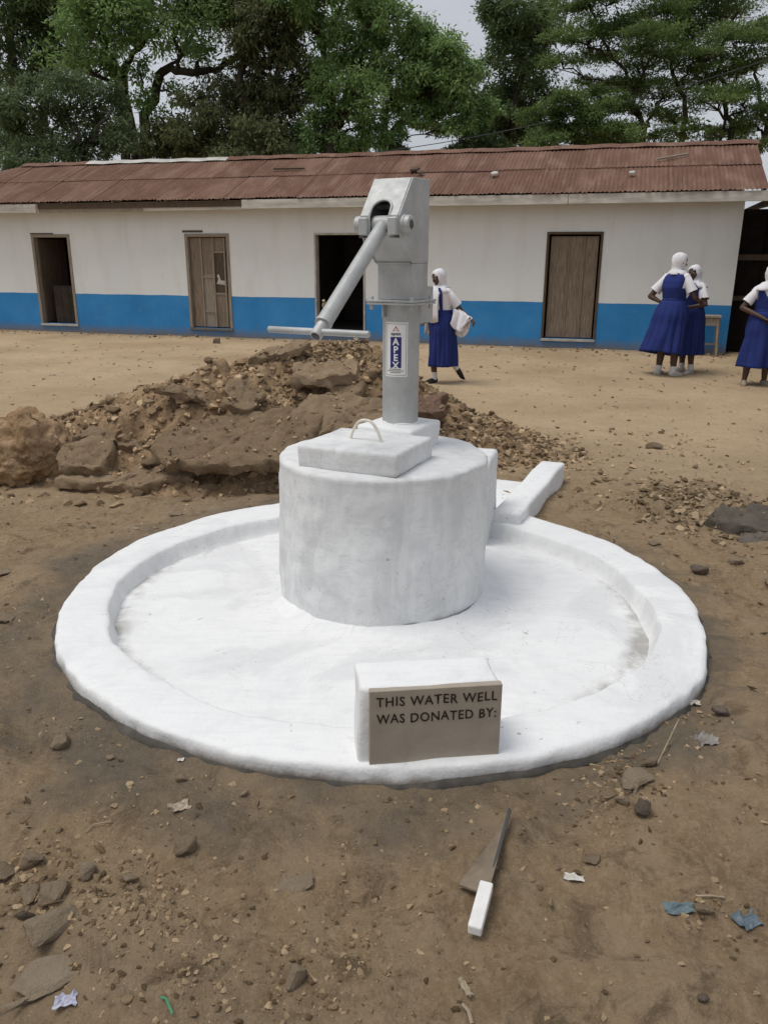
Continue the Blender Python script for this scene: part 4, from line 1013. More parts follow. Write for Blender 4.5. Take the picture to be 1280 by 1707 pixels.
# ------------------------------------------------------------------ gravel, crumbs and leaf litter nobody could count
P = []; R = []
cl = [(RNG.uniform(-2.4, 2.4), RNG.uniform(1.2, 5.4)) for _ in range(70)]+[(-0.648, 1.557), (-0.580, 1.503), (-0.880, 1.613), (0.699, 2.028), (0.780, 2.116), (-0.529, 1.503), (-0.413, 1.371), (-0.168, 1.350), (0.006, 1.374), (0.114, 2.023), (-0.041, 1.660), (-0.400, 2.047)]*2
while len(P) < 6500:
    if RNG.random() < .78:
        c = cl[RNG.integers(len(cl))]; x = c[0]+RNG.normal(0, .13); y = c[1]+RNG.normal(0, .12); r = .002+.012*RNG.random()**4
    else:
        y = 1.2+4.6*RNG.random()**1.3; x = RNG.uniform(-.75, .75)*y; r = .002+.010*RNG.random()**4
    if hypot(x-WELL[0], y-WELL[1]) < 1.47: continue
    P.append((x, y, float(0))); R.append(r)
for c in [(-0.648, 1.557), (-0.570, 1.468), (-0.880, 1.613), (0.655, 1.999), (0.761, 2.116), (0.791, 2.000), (-0.529, 1.503), (-0.413, 1.371), (-0.168, 1.350), (-0.596, 1.635), (0.601, 1.893), (1.082, 2.423), (-1.059, 2.329), (-0.854, 2.261), (-0.065, 1.454), (0.804, 1.549)]:
    for _ in range(70):
        x = c[0]+RNG.normal(0, .055); y = c[1]+RNG.normal(0, .05)
        if hypot(x-WELL[0], y-WELL[1]) < 1.47: continue
        P.append((x, y, 0.0)); R.append(.0025+.011*RNG.random()**2.6)
for c in [(-0.903, 1.633), (-0.764, 1.511), (-0.884, 1.537), (-0.766, 1.594), (-0.886, 1.685), (0.733, 2.086)]:
    for _ in range(16): P.append((c[0]+RNG.normal(0, .05), c[1]+RNG.normal(0, .04), 0.0)); R.append(.007+.013*RNG.random())
PA = np.array(P); PA[:, 2] = ground_z(PA[:, 0], PA[:, 1])
o = scatter_mesh('gravel', PA.tolist(), R, M['gravel'], None, (.4, .8), .55); tag(o, 'fine gravel and earth crumbs strewn over the mud', 'gravel', kind='stuff')
P = []; R = []
for _ in range(750):
    y = 5.2+10*RNG.random()**1.2; x = RNG.uniform(-.62, .62)*y+RNG.normal(0, .3); P.append((x, y, 0)); R.append(.006+.026*RNG.random()**3.5)
for _ in range(500):
    a = RNG.uniform(-9, 7); off = .15+abs(RNG.normal(0, .35)); P.append((a*cos(BYAW)+off*sin(BYAW), 15.7466+a*sin(BYAW)-off*cos(BYAW), 0)); R.append(.008+.04*RNG.random()**3)
for _ in range(900):
    x = RNG.uniform(-1.2, 2.9); y = RNG.uniform(5.0, 7.6); P.append((x, y, 0)); R.append(.006+.03*RNG.random()**3.5)
PA = np.array(P); PA[:, 2] = ground_z(PA[:, 0], PA[:, 1])
o = scatter_mesh('yard_crumbs', PA.tolist(), R, M['clod']); tag(o, 'scattered clods and crumbs on the sandy yard', 'clods', kind='stuff')
# dry leaves
V = []; F = []; 
def mat_litter():
    m, t, b = nodes('dry_leaves', .8, .2); r = islrand(t)
    t.links.new(ramp(t, r, [(0, (.03, .02, .012)), (.5, (.075, .048, .026)), (.85, (.16, .11, .065)), (1, (.32, .27, .20))]), b.inputs['Base Color']); return m
for _ in range(600):
    y = 1.3+13.5*RNG.random()**.75; x = RNG.uniform(-.62, .62)*y
    if hypot(x-WELL[0], y-WELL[1]) < 1.5 or heap_z(x, y) > .02: continue
    L = .005+.012*RNG.random()**2+.0025*y; w = L*RNG.uniform(.2, .45); a = RNG.uniform(0, 6.28); z = float(ground_z(x, y))+.006; t = RNG.uniform(-.01, .02)
    c, s = cos(a), sin(a); b = len(V)
    for u, v, h in ((-L, 0, t), (0, -w, 0), (L, 0, .008), (0, w, .006)): V.append((x+c*u-s*v, y+s*u+c*v, z+h))
    F.append((b, b+1, b+2, b+3))
o = mesh_obj('leaf_litter', V, F, mat_litter(), None, False); tag(o, 'dry leaves and chips littering the bare ground', 'litter', kind='stuff')

# ------------------------------------------------------------------ small things lying about
# trowel: muddy wedge blade, pale wooden grip
tr = empty('masonry_trowel', (0.241, 1.543, 0.020), 0, 'mud-caked trowel with a white grip lying on the ground below the plaque', 'trowel')
b0 = Vector((0.244, 1.563, 0.000))
def loc_(p, z): return (p[0]-b0.x, p[1]-b0.y, z+float(ground_z(p[0], p[1]))-.012)
bp = [loc_((0.245, 1.609), .016), loc_((0.198, 1.649), .006), loc_((0.299, 1.782), .010), loc_((0.368, 1.891), .020), loc_((0.275, 1.618), .026)]
bm = bmesh.new(); t0 = [bm.verts.new(p) for p in bp]; t1 = [bm.verts.new((p[0], p[1], p[2]+.006)) for p in bp]
bm.faces.new(t0[::-1]); bm.faces.new(t1)
for i in range(5): bm.faces.new([t0[i], t0[(i+1) % 5], t1[(i+1) % 5], t1[i]])
bm_obj('blade', bm, mat_simple('muddy_metal', (.185, .150, .112), .9, .1, .3, 14, .6, .006), tr)
h0 = Vector(loc_((0.264, 1.617), .030)); h1 = Vector(loc_((0.223, 1.508), .020))
hv = (h1-h0).normalized(); sd_ = Vector((-hv.y, hv.x, 0)).normalized()
bm = bmesh.new(); add_box(bm, -.017, .017, 0, (h1-h0).length, -.012, .014, .004, 2, Matrix.Translation(h0) @ Matrix(((sd_.x, hv.x, 0, 0), (sd_.y, hv.y, 0, 0), (sd_.z, hv.z, 1, 0), (0, 0, 0, 1))))
bm_obj('grip', bm, mat_simple('white_painted_wood', (.72, .71, .69), .6, .3, .12, 20, .2), tr)
bp2 = [loc_((0.161, 1.661), .018), loc_((0.182, 1.682), .022), loc_((0.205, 1.657), .020), loc_((0.186, 1.641), .018)]
tube('tang', [loc_((0.268, 1.612), .026), loc_((0.312, 1.737), .030), loc_((0.359, 1.879), .026)], .005, M['dark_steel'], tr, 6)

def scrap(name, label, cat, px, L, w, col, seed, rz=0, crumple=.012, group='litter on the ground', rough=.5):
    rr = random.Random(seed); n = 7; V = []
    for j in range(n):
        for i in range(n):
            u = (i/(n-1)-.5)*L*(1+.10*sin(j*1.1+seed)); v = (j/(n-1)-.5)*w*(1+.12*sin(i*.9+seed*2)); V.append((u+rr.gauss(0, L*.025), v+rr.gauss(0, w*.025), abs(rr.gauss(0, crumple*.55))+.003))
    F = [(j*n+i, j*n+i+1, (j+1)*n+i+1, (j+1)*n+i) for j in range(n-1) for i in range(n-1)]
    x, y = px; o = mesh_obj(name, V, F, mat_simple(name+'_mat', col, rough, .4, .25, 40, 0), None, False, (x, y, float(ground_z(x, y))+.002), (0, 0, rz))
    sm = o.modifiers.new('s', 'SOLIDIFY'); sm.thickness = .0012
    return tag(o, label, cat, group)
scrap('plastic_scrap', 'left of the two faded blue plastic scraps at lower right', 'plastic', (0.730, 1.557), .075, .035, (.115, .16, .175), 3, .1, .006)
scrap('plastic_scrap', 'right of the two faded blue plastic scraps at lower right', 'plastic', (0.892, 1.540), .060, .055, (.10, .135, .16), 4, .3, .008)
scrap('plastic_scrap', 'clear crumpled plastic film right of the rim front', 'plastic', (1.054, 2.239), .085, .06, (.22, .20, .18), 5, .4, .012)
scrap('paper_scrap', 'small white torn paper right of the trowel', 'paper', (0.496, 1.657), .05, .022, (.55, .53, .48), 6, -.2, .006)
scrap('foil_scrap', 'silvery blue wrapper at the bottom left', 'wrapper', (-0.677, 1.295), .045, .03, (.42, .43, .52), 7, .2, .010)
scrap('dry_leaf', 'pale curled dry leaf lying in front of the rim', 'leaf', (-0.582, 1.904), .055, .04, (.36, .29, .22), 8, .5, .012)
scrap('dry_leaf', 'curled pale leaf at the bottom right of centre', 'leaf', (0.187, 1.360), .05, .014, (.38, .31, .22), 9, 2.0, .010)
scrap('paper_scrap', 'crumpled pale scrap close to the rim at the right', 'paper', (1.107, 2.492), .06, .03, (.50, .46, .40), 10, .1, .010)
scrap('paper_scrap', 'tiny white scrap in the mud near the left rim', 'paper', (-0.642, 2.156), .02, .014, (.6, .58, .54), 11, .1, .004)
def rnd_mat(n, c): return mat_simple(n, c, .7, .3, .2, 30, .1)
def twig(name, label, cat, pts, r, mat):
    P = [(p[0], p[1], float(ground_z(p[0], p[1]))+.006+h) for p, h in pts]
    o = tube(name, P, r, mat, None, 6); return tag(o, label, cat, 'litter on the ground')
tw = rnd_mat('dry_straw', (.30, .235, .16))
twig('straw', 'pale bent straw stem lying on the mud at left', 'straw', [((-0.807, 1.785), 0), ((-0.795, 1.809), .004), ((-0.749, 1.821), .002)], .0022, tw)
twig('straw', 'thin stalk leaning by the grey broad stone right of the rim', 'straw', [((0.859, 2.117), .0), ((0.916, 2.195), .02), ((0.976, 2.278), .05)], .0024, tw)
twig('straw', 'short thick straw at the bottom edge right of centre', 'straw', [((0.179, 1.321), 0), ((0.188, 1.298), .004), ((0.193, 1.272), .002)], .0045, tw)
twig('straw', 'thin pale stick above the blue plastic scraps', 'stick', [((0.782, 1.588), 0), ((0.818, 1.584), .003), ((0.849, 1.579), 0)], .003, tw)
gm = rnd_mat('green_plastic', (.08, .30, .16))
twig('plastic_ribbon', 'forked green plastic ribbon at the bottom edge', 'ribbon', [((-0.472, 1.299), .0), ((-0.458, 1.287), .012), ((-0.440, 1.266), .004)], .0028, gm)

# ------------------------------------------------------------------ trees behind the building
def mat_leaf(name, dark, midc, light, trans=.38):
    m, t, b = nodes(name, .6, .22); r = islrand(t); o = objco(t)
    c = ramp(t, r, [(0, dark), (.55, midc), (.93, light), (1, tuple(x*1.25 for x in light))])
    c = mix(t, ramp(t, noise(t, .55, 3, .5, o), [(.40, 0), (.64, .8)]), c, mix(t, .5, c, light))
    t.links.new(c, b.inputs['Base Color'])
    tr = N(t, 'ShaderNodeBsdfTranslucent'); t.links.new(mix(t, .5, c, light), tr.inputs[0])
    ms = N(t, 'ShaderNodeMixShader'); ms.inputs[0].default_value = trans
    t.links.new(b.outputs[0], ms.inputs[1]); t.links.new(tr.outputs[0], ms.inputs[2])
    t.links.new(ms.outputs[0], t.nodes['Material Output'].inputs[0]); return m
M['bark'] = mat_simple('dark_bark', (.058, .046, .036), .9, .1, .35, 6, .6, .02, sc3=(1, 1, .3))
LEAF = {
 'deep': mat_leaf('leaf_deep_green', (0.052, 0.083, 0.037), (0.096, 0.143, 0.062), (0.179, 0.246, 0.103)),
 'mid': mat_leaf('leaf_mid_green', (0.092, 0.161, 0.066), (0.168, 0.281, 0.108), (0.334, 0.480, 0.174)),
 'fresh': mat_leaf('leaf_fresh_green', (0.060, 0.102, 0.035), (0.111, 0.174, 0.058), (0.203, 0.285, 0.093)),
 'grey': mat_leaf('leaf_soft_green', (.060, .092, .045), (.105, .150, .072), (.180, .240, .115)),
 'brown': mat_leaf('leaf_olive', (0.066, 0.082, 0.038), (0.118, 0.137, 0.062), (0.204, 0.222, 0.101)),
}
def leaf_cloud(C, Rd, n, size, droop, rng, flatz):
    """n leaf blades hung in sub-clumps through the volume of each bough"""
    C = np.asarray(C, float); Rd = np.asarray(Rd, float)
    w = Rd**2.2; w = w/w.sum(); V = []
    for c, r, k in zip(C, Rd, (w*n).astype(int)):
        ns = max(6, int(11*r+8)); d = rng.normal(size=(ns, 3)); d /= np.linalg.norm(d, axis=1, keepdims=True)
        sub = d*(r*(rng.random((ns, 1))**.45))*np.array((1.12, 1.12, .86*flatz)); sr = r*rng.uniform(.16, .36, ns)
        pick = rng.integers(0, ns, k)
        p = c+sub[pick]+rng.normal(size=(k, 3))*(sr[pick]*.62)[:, None]*np.array((1.1, 1.1, .72*flatz))
        ax = (p-c-sub[pick]); ax /= np.linalg.norm(ax, axis=1, keepdims=True)+1e-6
        ax = ax*.9+rng.normal(size=(k, 3))*.55; ax[:, 2] -= droop; ax /= np.linalg.norm(ax, axis=1, keepdims=True)
        sd = np.cross(ax, rng.normal(size=(k, 3))*.5+np.array((0, 0, 1))); sd /= np.linalg.norm(sd, axis=1, keepdims=True)+1e-6
        L = (size*rng.uniform(.6, 1.35, k))[:, None]; wd = L*rng.uniform(.15, .24, (k, 1))
        nn = np.cross(ax, sd)
        V.append(np.stack([p, p+ax*L*.5+sd*wd+nn*L*.04, p+ax*L-nn*L*.10, p+ax*L*.5-sd*wd+nn*L*.04], 1).reshape(-1, 3))
    V = np.concatenate(V); F = np.arange(len(V)).reshape(-1, 4); return V, F
def grow(P, r0, r1, rr, wob=.10):
    """bent limb through the given points, finely subdivided"""
    P = [Vector(p) for p in P]; out = []
    for i in range(len(P)-1):
        p0 = P[max(i-1, 0)]; p1 = P[i]; p2 = P[i+1]; p3 = P[min(i+2, len(P)-1)]
        for k in range(5):
            t = k/5; a = 2*p1; b = (p2-p0)*t; c = (2*p0-5*p1+4*p2-p3)*t*t; d = (-p0+3*p1-3*p2+p3)*t**3
            q = (a+b+c+d)*.5; s = wob if 0 < i*5+k else 0; out.append(q+Vector((rr.gauss(0, s), rr.gauss(0, s), rr.gauss(0, s)))*.35)
    out.append(P[-1]); n = len(out); return out, [r0+(r1-r0)*(i/(n-1))**.8 for i in range(n)]
def tree(name, label, base, stems, boughs, leaves, size, mat, droop=.35, flatz=1.0, seed=0, r0=.2, twigs=5, group='trees behind the classroom block'):
    rr = random.Random(seed); rng = np.random.default_rng(seed); B = Vector(base)
    T = empty(name, base, 0, label, 'tree', group); b = MB(); nodes_ = []
    for st in stems:
        P, Rr = grow([Vector(p)-B for p in st], r0, r0*.28, rr); b.tube(P, Rr, 9); nodes_ += [(p, r) for p, r in zip(P, Rr)][3:]
    for (x, y, z, r) in boughs:
        c = Vector((x, y, z))-B
        below = [q for q in nodes_ if q[0].z < c.z+.1] or nodes_
        p, pr = min(below, key=lambda q: (q[0]-c).length+.8*abs(q[0].z+.8-c.z))
        m = p.lerp(c, .5)+Vector((rr.gauss(0, .15), rr.gauss(0, .15), rr.uniform(-.15, .25)))
        P, Rr = grow([p, m, c], min(pr*.75, .04+.05*r), .018, rr, .14); b.tube(P, Rr, 6, False); 
        nodes_ += [(q, k) for q, k in list(zip(P, Rr))[4:]]
        for _ in range(int(twigs*(.5+r))):
            d = Vector((rr.gauss(0, 1), rr.gauss(0, 1), rr.gauss(.1, .7)*flatz)).normalized()*r*rr.uniform(.6, 1.05); q0 = P[rr.randrange(len(P)//2, len(P))]
            b.tube([q0, q0.lerp(c+d, .5)+Vector((rr.gauss(0, .08), rr.gauss(0, .08), rr.gauss(0, .08))), c+d], [.016, .011, .004], 4, False)
    b.build('trunk', M['bark'], T)
    V, F = leaf_cloud([(x-B.x, y-B.y, z-B.z) for x, y, z, r in boughs], [r for *_, r in boughs], leaves, size, droop, rng, flatz)
    mesh_obj('crown', V, F, LEAF[mat], T, False); return T
tree('shade_tree', 'tall dark tree at the far left above the roof corner', (-12.15, 28.00, 0), [[(-12.15, 28.00, -0.10), (-12.36, 28.48, 4.86), (-11.65, 27.55, 6.65), (-11.85, 28.23, 8.31), (-11.31, 27.98, 9.87)], [(-12.00, 28.20, -0.10), (-11.37, 28.44, 5.04), (-10.75, 27.91, 6.72), (-10.90, 28.42, 8.69)]],
     [(-11.55, 27.11, 8.60, 0.97), (-11.45, 29.29, 9.51, 1.07), (-9.67, 27.77, 9.02, 1.18), (-11.31, 27.18, 7.49, 0.69), (-10.17, 27.60, 8.16, 0.97), (-12.44, 28.34, 6.97, 0.86), (-10.08, 26.79, 9.82, 1.50), (-11.72, 27.71, 9.94, 1.29), (-8.84, 26.73, 9.81, 1.29), (-11.78, 26.88, 5.53, 0.97), (-10.76, 27.14, 7.08, 0.64)], 29700, 0.1612, 'deep', seed=1, r0=0.26)
tree('shade_tree', 'forked tree with a bent bare limb in the left part of the crowns', (-7.93, 26.50, 0), [[(-7.93, 26.50, -0.10), (-7.92, 26.48, 4.64), (-8.09, 26.63, 6.33), (-8.10, 26.40, 7.26), (-8.89, 26.92, 8.32), (-8.63, 26.02, 9.29)], [(-7.78, 26.70, -0.10), (-7.88, 26.99, 4.79), (-7.99, 26.70, 6.68), (-7.58, 26.80, 7.51), (-6.51, 26.80, 8.46)], [(-7.63, 26.90, -0.10), (-7.38, 26.20, 4.62), (-6.99, 26.82, 6.54), (-6.67, 26.65, 7.03), (-5.75, 26.15, 6.90), (-5.08, 26.86, 7.18), (-4.25, 26.44, 7.63), (-4.00, 26.72, 8.45)]],
     [(-8.12, 25.42, 8.09, 1.26), (-7.39, 26.97, 8.10, 0.98), (-6.02, 25.21, 8.27, 1.12), (-5.15, 25.37, 8.02, 0.92), (-7.50, 25.47, 8.55, 1.22), (-8.96, 25.32, 7.09, 0.81), (-8.64, 26.73, 9.96, 1.42), (-6.48, 25.77, 9.67, 1.63), (-4.98, 25.71, 9.22, 1.22), (-10.23, 27.32, 7.45, 0.61), (-6.11, 27.20, 7.84, 0.51), (-8.34, 26.23, 6.98, 0.57), (-6.96, 25.76, 5.94, 0.53), (-6.38, 27.13, 6.52, 0.45), (-5.56, 26.63, 7.35, 0.49), (-7.25, 26.13, 6.92, 0.45)], 35100, 0.1488, 'mid', seed=2, r0=0.19)
tree('small_tree', 'thin-leaved lighter green tree low above the left roof end', (-8.43, 23.00, 0), [[(-8.43, 23.00, -0.10), (-8.46, 23.08, 4.02), (-8.02, 22.71, 4.56), (-8.50, 23.14, 5.27)], [(-8.28, 23.20, -0.10), (-8.26, 23.45, 4.13), (-7.57, 22.54, 4.61), (-7.15, 22.95, 5.39)]],
     [(-9.11, 22.77, 5.49, 0.74), (-8.09, 22.66, 5.89, 0.74), (-7.77, 23.60, 5.42, 0.74), (-10.11, 23.75, 4.84, 0.79), (-8.92, 23.49, 4.96, 0.74), (-7.69, 22.87, 4.51, 0.74), (-7.33, 23.59, 5.79, 0.53), (-9.59, 22.37, 4.12, 0.67), (-8.57, 22.98, 4.20, 0.67), (-6.98, 22.95, 4.70, 0.56), (-8.85, 22.32, 4.22, 0.53), (-10.04, 23.09, 5.47, 0.62)], 20250, 0.124, 'grey', seed=3, r0=0.11)
tree('shade_tree', 'olive-brown drooping tree left of the pump head', (-3.98, 25.50, 0), [[(-3.98, 25.50, -0.10), (-3.96, 25.35, 4.37), (-4.00, 25.43, 5.67), (-4.21, 25.45, 6.76), (-3.64, 25.34, 7.65)], [(-3.83, 25.70, -0.10), (-3.62, 25.51, 4.47), (-3.29, 25.39, 5.98), (-2.95, 25.04, 6.99)], [(-3.68, 25.90, -0.10), (-5.22, 25.42, 4.37), (-5.15, 25.02, 5.44), (-5.38, 25.10, 6.22)]],
     [(-5.38, 24.89, 5.42, 1.02), (-4.45, 26.71, 6.53, 1.10), (-3.26, 25.45, 6.92, 1.02), (-3.51, 25.62, 5.54, 1.14), (-4.95, 26.59, 5.26, 1.10), (-6.34, 26.54, 5.00, 0.90), (-2.92, 25.68, 4.99, 0.70), (-3.73, 24.80, 7.59, 0.90), (-4.40, 25.56, 8.45, 0.98), (-3.17, 25.13, 8.04, 0.88), (-5.74, 26.69, 4.85, 0.90), (-3.95, 24.29, 4.56, 1.10), (-2.82, 25.17, 6.10, 0.70), (-3.83, 25.99, 9.60, 1.37), (-6.67, 25.76, 5.14, 0.69), (-2.92, 25.65, 7.58, 0.59)], 51300, 0.1488, 'brown', seed=4, droop=0.9, r0=0.24)
tree('shade_tree', 'tree with yellow-green tips directly above the pump handle', (-1.72, 25.00, 0), [[(-1.72, 25.00, -0.10), (-1.72, 25.08, 4.35), (-1.62, 24.71, 5.71), (-1.77, 25.14, 6.86), (-1.94, 25.45, 7.98)], [(-1.57, 25.20, -0.10), (-1.60, 24.54, 4.37), (-1.18, 24.95, 5.76), (-0.74, 24.85, 6.80), (-0.49, 24.79, 7.82)]],
     [(-1.89, 25.98, 8.35, 0.84), (-0.78, 26.21, 8.56, 0.88), (-0.33, 25.79, 7.70, 0.69), (-1.32, 24.79, 7.09, 0.88), (-2.19, 25.97, 6.80, 0.61), (-0.88, 23.97, 5.96, 0.77), (-0.67, 24.97, 5.37, 0.77), (-2.04, 24.92, 5.20, 0.61), (-0.07, 23.89, 7.88, 0.58), (-1.46, 25.14, 4.76, 0.81), (-1.67, 24.68, 5.94, 0.65), (-1.05, 24.66, 9.06, 1.25), (-2.29, 23.96, 8.44, 0.77), (-0.15, 25.43, 6.62, 0.54)], 36450, 0.1426, 'mid', seed=5, droop=0.5, r0=0.24)
tree('shade_tree', 'round-crowned tree behind the pump head with open sky at its right foot', (-0.06, 25.50, 0), [[(-0.06, 25.50, -0.10), (-0.06, 25.32, 4.39), (0.20, 25.62, 5.16), (0.80, 25.01, 5.78), (0.99, 25.98, 6.90)], [(0.09, 25.70, -0.10), (0.05, 25.82, 4.44), (-0.06, 26.00, 5.62), (0.28, 25.26, 6.28)]],
     [(0.93, 24.72, 7.30, 0.78), (1.66, 24.34, 6.78, 0.74), (0.60, 24.70, 6.63, 0.82), (2.00, 24.26, 6.11, 0.67), (1.35, 26.00, 6.27, 0.82), (2.53, 25.15, 5.73, 0.63), (0.29, 26.32, 6.16, 0.51), (0.80, 26.18, 7.87, 0.49), (1.58, 25.11, 5.56, 0.59), (0.11, 24.63, 4.78, 0.49), (2.40, 25.10, 6.72, 0.39), (1.95, 24.28, 5.28, 0.47), (1.33, 25.89, 6.88, 0.74), (0.79, 24.69, 5.49, 0.47)], 31050, 0.1364, 'mid', seed=6, droop=0.8, r0=0.2)
tree('shade_tree', 'tall narrow-headed dark green tree right of the pump against open sky', (3.91, 27.00, 0), [[(3.91, 27.00, -0.10), (3.93, 27.18, 4.61), (3.87, 26.60, 5.89), (4.08, 26.67, 7.21), (3.98, 27.11, 8.59)]],
     [(3.81, 26.55, 8.52, 0.91), (4.71, 28.08, 8.43, 0.75), (3.55, 27.75, 8.10, 0.70), (4.55, 27.95, 7.57, 0.83), (3.58, 26.78, 6.75, 0.83), (4.60, 27.86, 6.53, 0.87), (3.30, 27.17, 5.90, 0.75), (3.99, 27.86, 5.49, 0.87), (4.59, 26.54, 8.60, 0.62), (3.23, 27.12, 5.21, 0.62), (4.07, 26.84, 7.89, 0.83), (2.91, 26.77, 5.16, 0.54), (3.37, 26.72, 8.87, 0.62), (3.98, 26.78, 6.01, 0.87)], 35100, 0.1364, 'deep', seed=7, droop=0.5, r0=0.22)
tree('flat_topped_tree', 'broad tree with flat layered green boughs at the right', (7.08, 23.50, 0), [[(7.08, 23.50, -0.10), (7.21, 23.91, 4.39), (6.63, 23.14, 5.35), (6.32, 23.56, 6.42), (5.59, 23.48, 7.25)], [(7.23, 23.70, -0.10), (8.14, 23.96, 4.40), (7.96, 23.38, 5.54), (7.55, 23.45, 6.55), (7.30, 23.58, 7.69)], [(7.38, 23.90, -0.10), (9.17, 23.38, 4.33), (9.29, 23.91, 5.63), (8.96, 23.88, 6.79), (9.22, 23.72, 7.88)], [(7.53, 24.10, -0.10), (9.93, 23.06, 4.30), (10.28, 23.99, 5.65), (9.80, 23.55, 6.86)]],
     [(5.05, 23.75, 7.93, 0.90), (6.23, 23.61, 7.53, 1.08), (7.20, 23.54, 7.82, 1.15), (9.00, 24.62, 8.11, 1.30), (9.50, 22.91, 7.26, 0.99), (4.55, 22.57, 6.99, 0.61), (5.95, 24.80, 7.09, 0.87), (6.80, 22.88, 6.63, 0.99), (8.05, 22.92, 6.65, 0.94), (9.48, 23.34, 6.56, 0.90), (6.03, 24.53, 6.33, 0.90), (7.37, 23.18, 5.93, 0.87), (8.31, 22.23, 5.55, 0.79), (9.76, 22.89, 5.46, 0.76), (6.36, 22.80, 5.43, 0.72), (7.79, 22.25, 4.86, 0.65), (9.79, 24.52, 5.09, 0.72), (7.47, 24.11, 4.87, 0.65), (9.98, 22.55, 4.56, 0.65), (5.78, 22.83, 8.28, 1.26), (8.19, 24.75, 9.13, 1.62), (9.54, 24.02, 8.78, 1.44), (4.51, 23.36, 6.66, 0.51), (6.71, 23.71, 6.24, 0.83), (8.22, 24.76, 7.57, 1.08), (8.89, 22.82, 6.97, 1.08), (8.68, 23.84, 6.35, 0.90), (6.42, 22.24, 6.95, 0.90), (5.35, 23.46, 7.31, 0.83), (9.27, 22.81, 5.87, 0.79), (6.17, 23.08, 4.97, 0.65), (8.66, 23.22, 4.64, 0.61), (9.76, 23.31, 5.10, 0.72), (8.04, 24.52, 5.50, 0.72)], 108000, 0.0868, 'fresh', seed=8, flatz=0.36, droop=0.05, r0=0.11, twigs=9)
tree('leafy_bush', 'bright green bushy tree low over the roof ridge right of centre', (4.95, 22.00, 0), [[(4.95, 22.00, -0.10), (4.94, 21.95, 4.06), (4.79, 21.79, 4.50), (5.04, 22.41, 5.08)], [(5.10, 22.20, -0.10), (5.25, 21.98, 4.07), (5.33, 21.59, 4.61)]],
     [(4.42, 22.35, 5.00, 0.57), (4.95, 21.41, 5.06, 0.71), (5.70, 21.58, 4.66, 0.61), (3.89, 21.40, 4.40, 0.54), (4.88, 22.18, 4.51, 0.68), (5.58, 22.48, 4.46, 0.61), (6.26, 22.16, 4.49, 0.47), (4.38, 21.61, 5.42, 0.47), (5.56, 22.48, 5.58, 0.51), (3.90, 22.52, 5.09, 0.44)], 32400, 0.0868, 'fresh', seed=9, flatz=0.7, droop=0.2, r0=0.1)
tree('leafy_bush', 'dark bush peeping over the roof ridge left of the pump head', (-2.63, 24.50, 0), [[(-2.63, 24.50, -0.10), (-2.60, 24.22, 4.17), (-2.63, 24.93, 4.57)]],
     [(-2.83, 24.86, 4.56, 0.49), (-2.33, 24.12, 4.36, 0.41), (-3.26, 24.78, 4.44, 0.41)], 6750, 0.124, 'deep', seed=10, r0=0.08)
tree('leafy_bush', 'dark bush peeping over the ridge right of the pump head', (2.52, 24.50, 0), [[(2.52, 24.50, -0.10), (2.47, 24.09, 4.29), (2.55, 24.95, 4.68)]],
     [(2.14, 24.22, 4.62, 0.38), (2.69, 24.69, 4.72, 0.45), (3.22, 24.77, 4.69, 0.41), (0.29, 24.70, 4.51, 0.30)], 7425, 0.1116, 'deep', seed=11, r0=0.08)
cab = tube('overhead_cable', [Vector((-1.280, 22.000, 4.120)).lerp(Vector((9.281, 21.000, 6.266)), k/12)-Vector((0, 0, .30*(1-(k/6-1)**2))) for k in range(13)], .010, M['ink'], None, 5)
tag(cab, 'thin dark cable crossing in front of the trees at right', 'cable')

# ------------------------------------------------------------------ schoolgirls
def mat_cloth(name, c, var=.10, sheen=.1):
    m, t, b = nodes(name, .85, .15); o = objco(t)
    f = noise(t, 9, 4, .6, o); t.links.new(ramp(t, f, [(.3, tuple(x*(1-var) for x in c)), (.7, tuple(min(1, x*(1+var)) for x in c))]), b.inputs['Base Color'])
    bump(t, b, noise(t, 14, 4, .6, mapping(t, o, (1, 1, .35))), .35, .012); return m
M['skin'] = mat_simple('brown_skin', (.075, .040, .026), .5, .4, .10, 20, .05)
M['blue_cloth'] = mat_cloth('royal_blue_cotton', (.021, .034, .150))
M['white_cloth'] = mat_cloth('white_cotton', (.72, .71, .74), .05)
M['sock'] = mat_cloth('white_sock', (.68, .67, .66), .06)
M['shoe_black'] = mat_simple('black_shoe', (.018, .015, .014), .5, .4)
M['shoe_white'] = mat_simple('white_canvas_shoe', (.60, .57, .54), .7, .2, .15)
M['sandal'] = mat_simple('tan_sandal', (.30, .24, .19), .7, .2)
M['eye_white'] = mat_simple('eye_white', (.62, .58, .54), .3, .5, .03, 20, 0)
M['eye_dark'] = mat_simple('eye_dark', (.012, .008, .006), .3, .5, .03, 20, 0)

def remesh(name, mb, voxel, mat, parent, smooth_it=6):
    o = mb.build(name, mat, parent)
    m = o.modifiers.new('r', 'REMESH'); m.mode = 'VOXEL'; m.voxel_size = voxel
    s = o.modifiers.new('s', 'SMOOTH'); s.iterations = smooth_it; s.factor = .5
    dg = bpy.context.evaluated_depsgraph_get(); me = bpy.data.meshes.new_from_object(o.evaluated_get(dg))
    o.modifiers.clear(); old = o.data; o.data = me; bpy.data.meshes.remove(old)
    me.polygons.foreach_set('use_smooth', [True]*len(me.polygons))
    if not me.materials: me.materials.append(mat)
    return o
def limb(mb, P, R, seg=12):
    """tapered limb through joints with rounded ends"""
    pts = []; rad = []
    for i in range(len(P)-1):
        a, b = Vector(P[i]), Vector(P[i+1]); n = 5
        for k in range(n): t = k/n; pts.append(a.lerp(b, t)); rad.append(R[i]+(R[i+1]-R[i])*t)
    pts.append(Vector(P[-1])); rad.append(R[-1]); mb.tube(pts, rad, seg)
    for p, r in zip(P, R): mb.ell(p, (r, r, r), 12, 8)
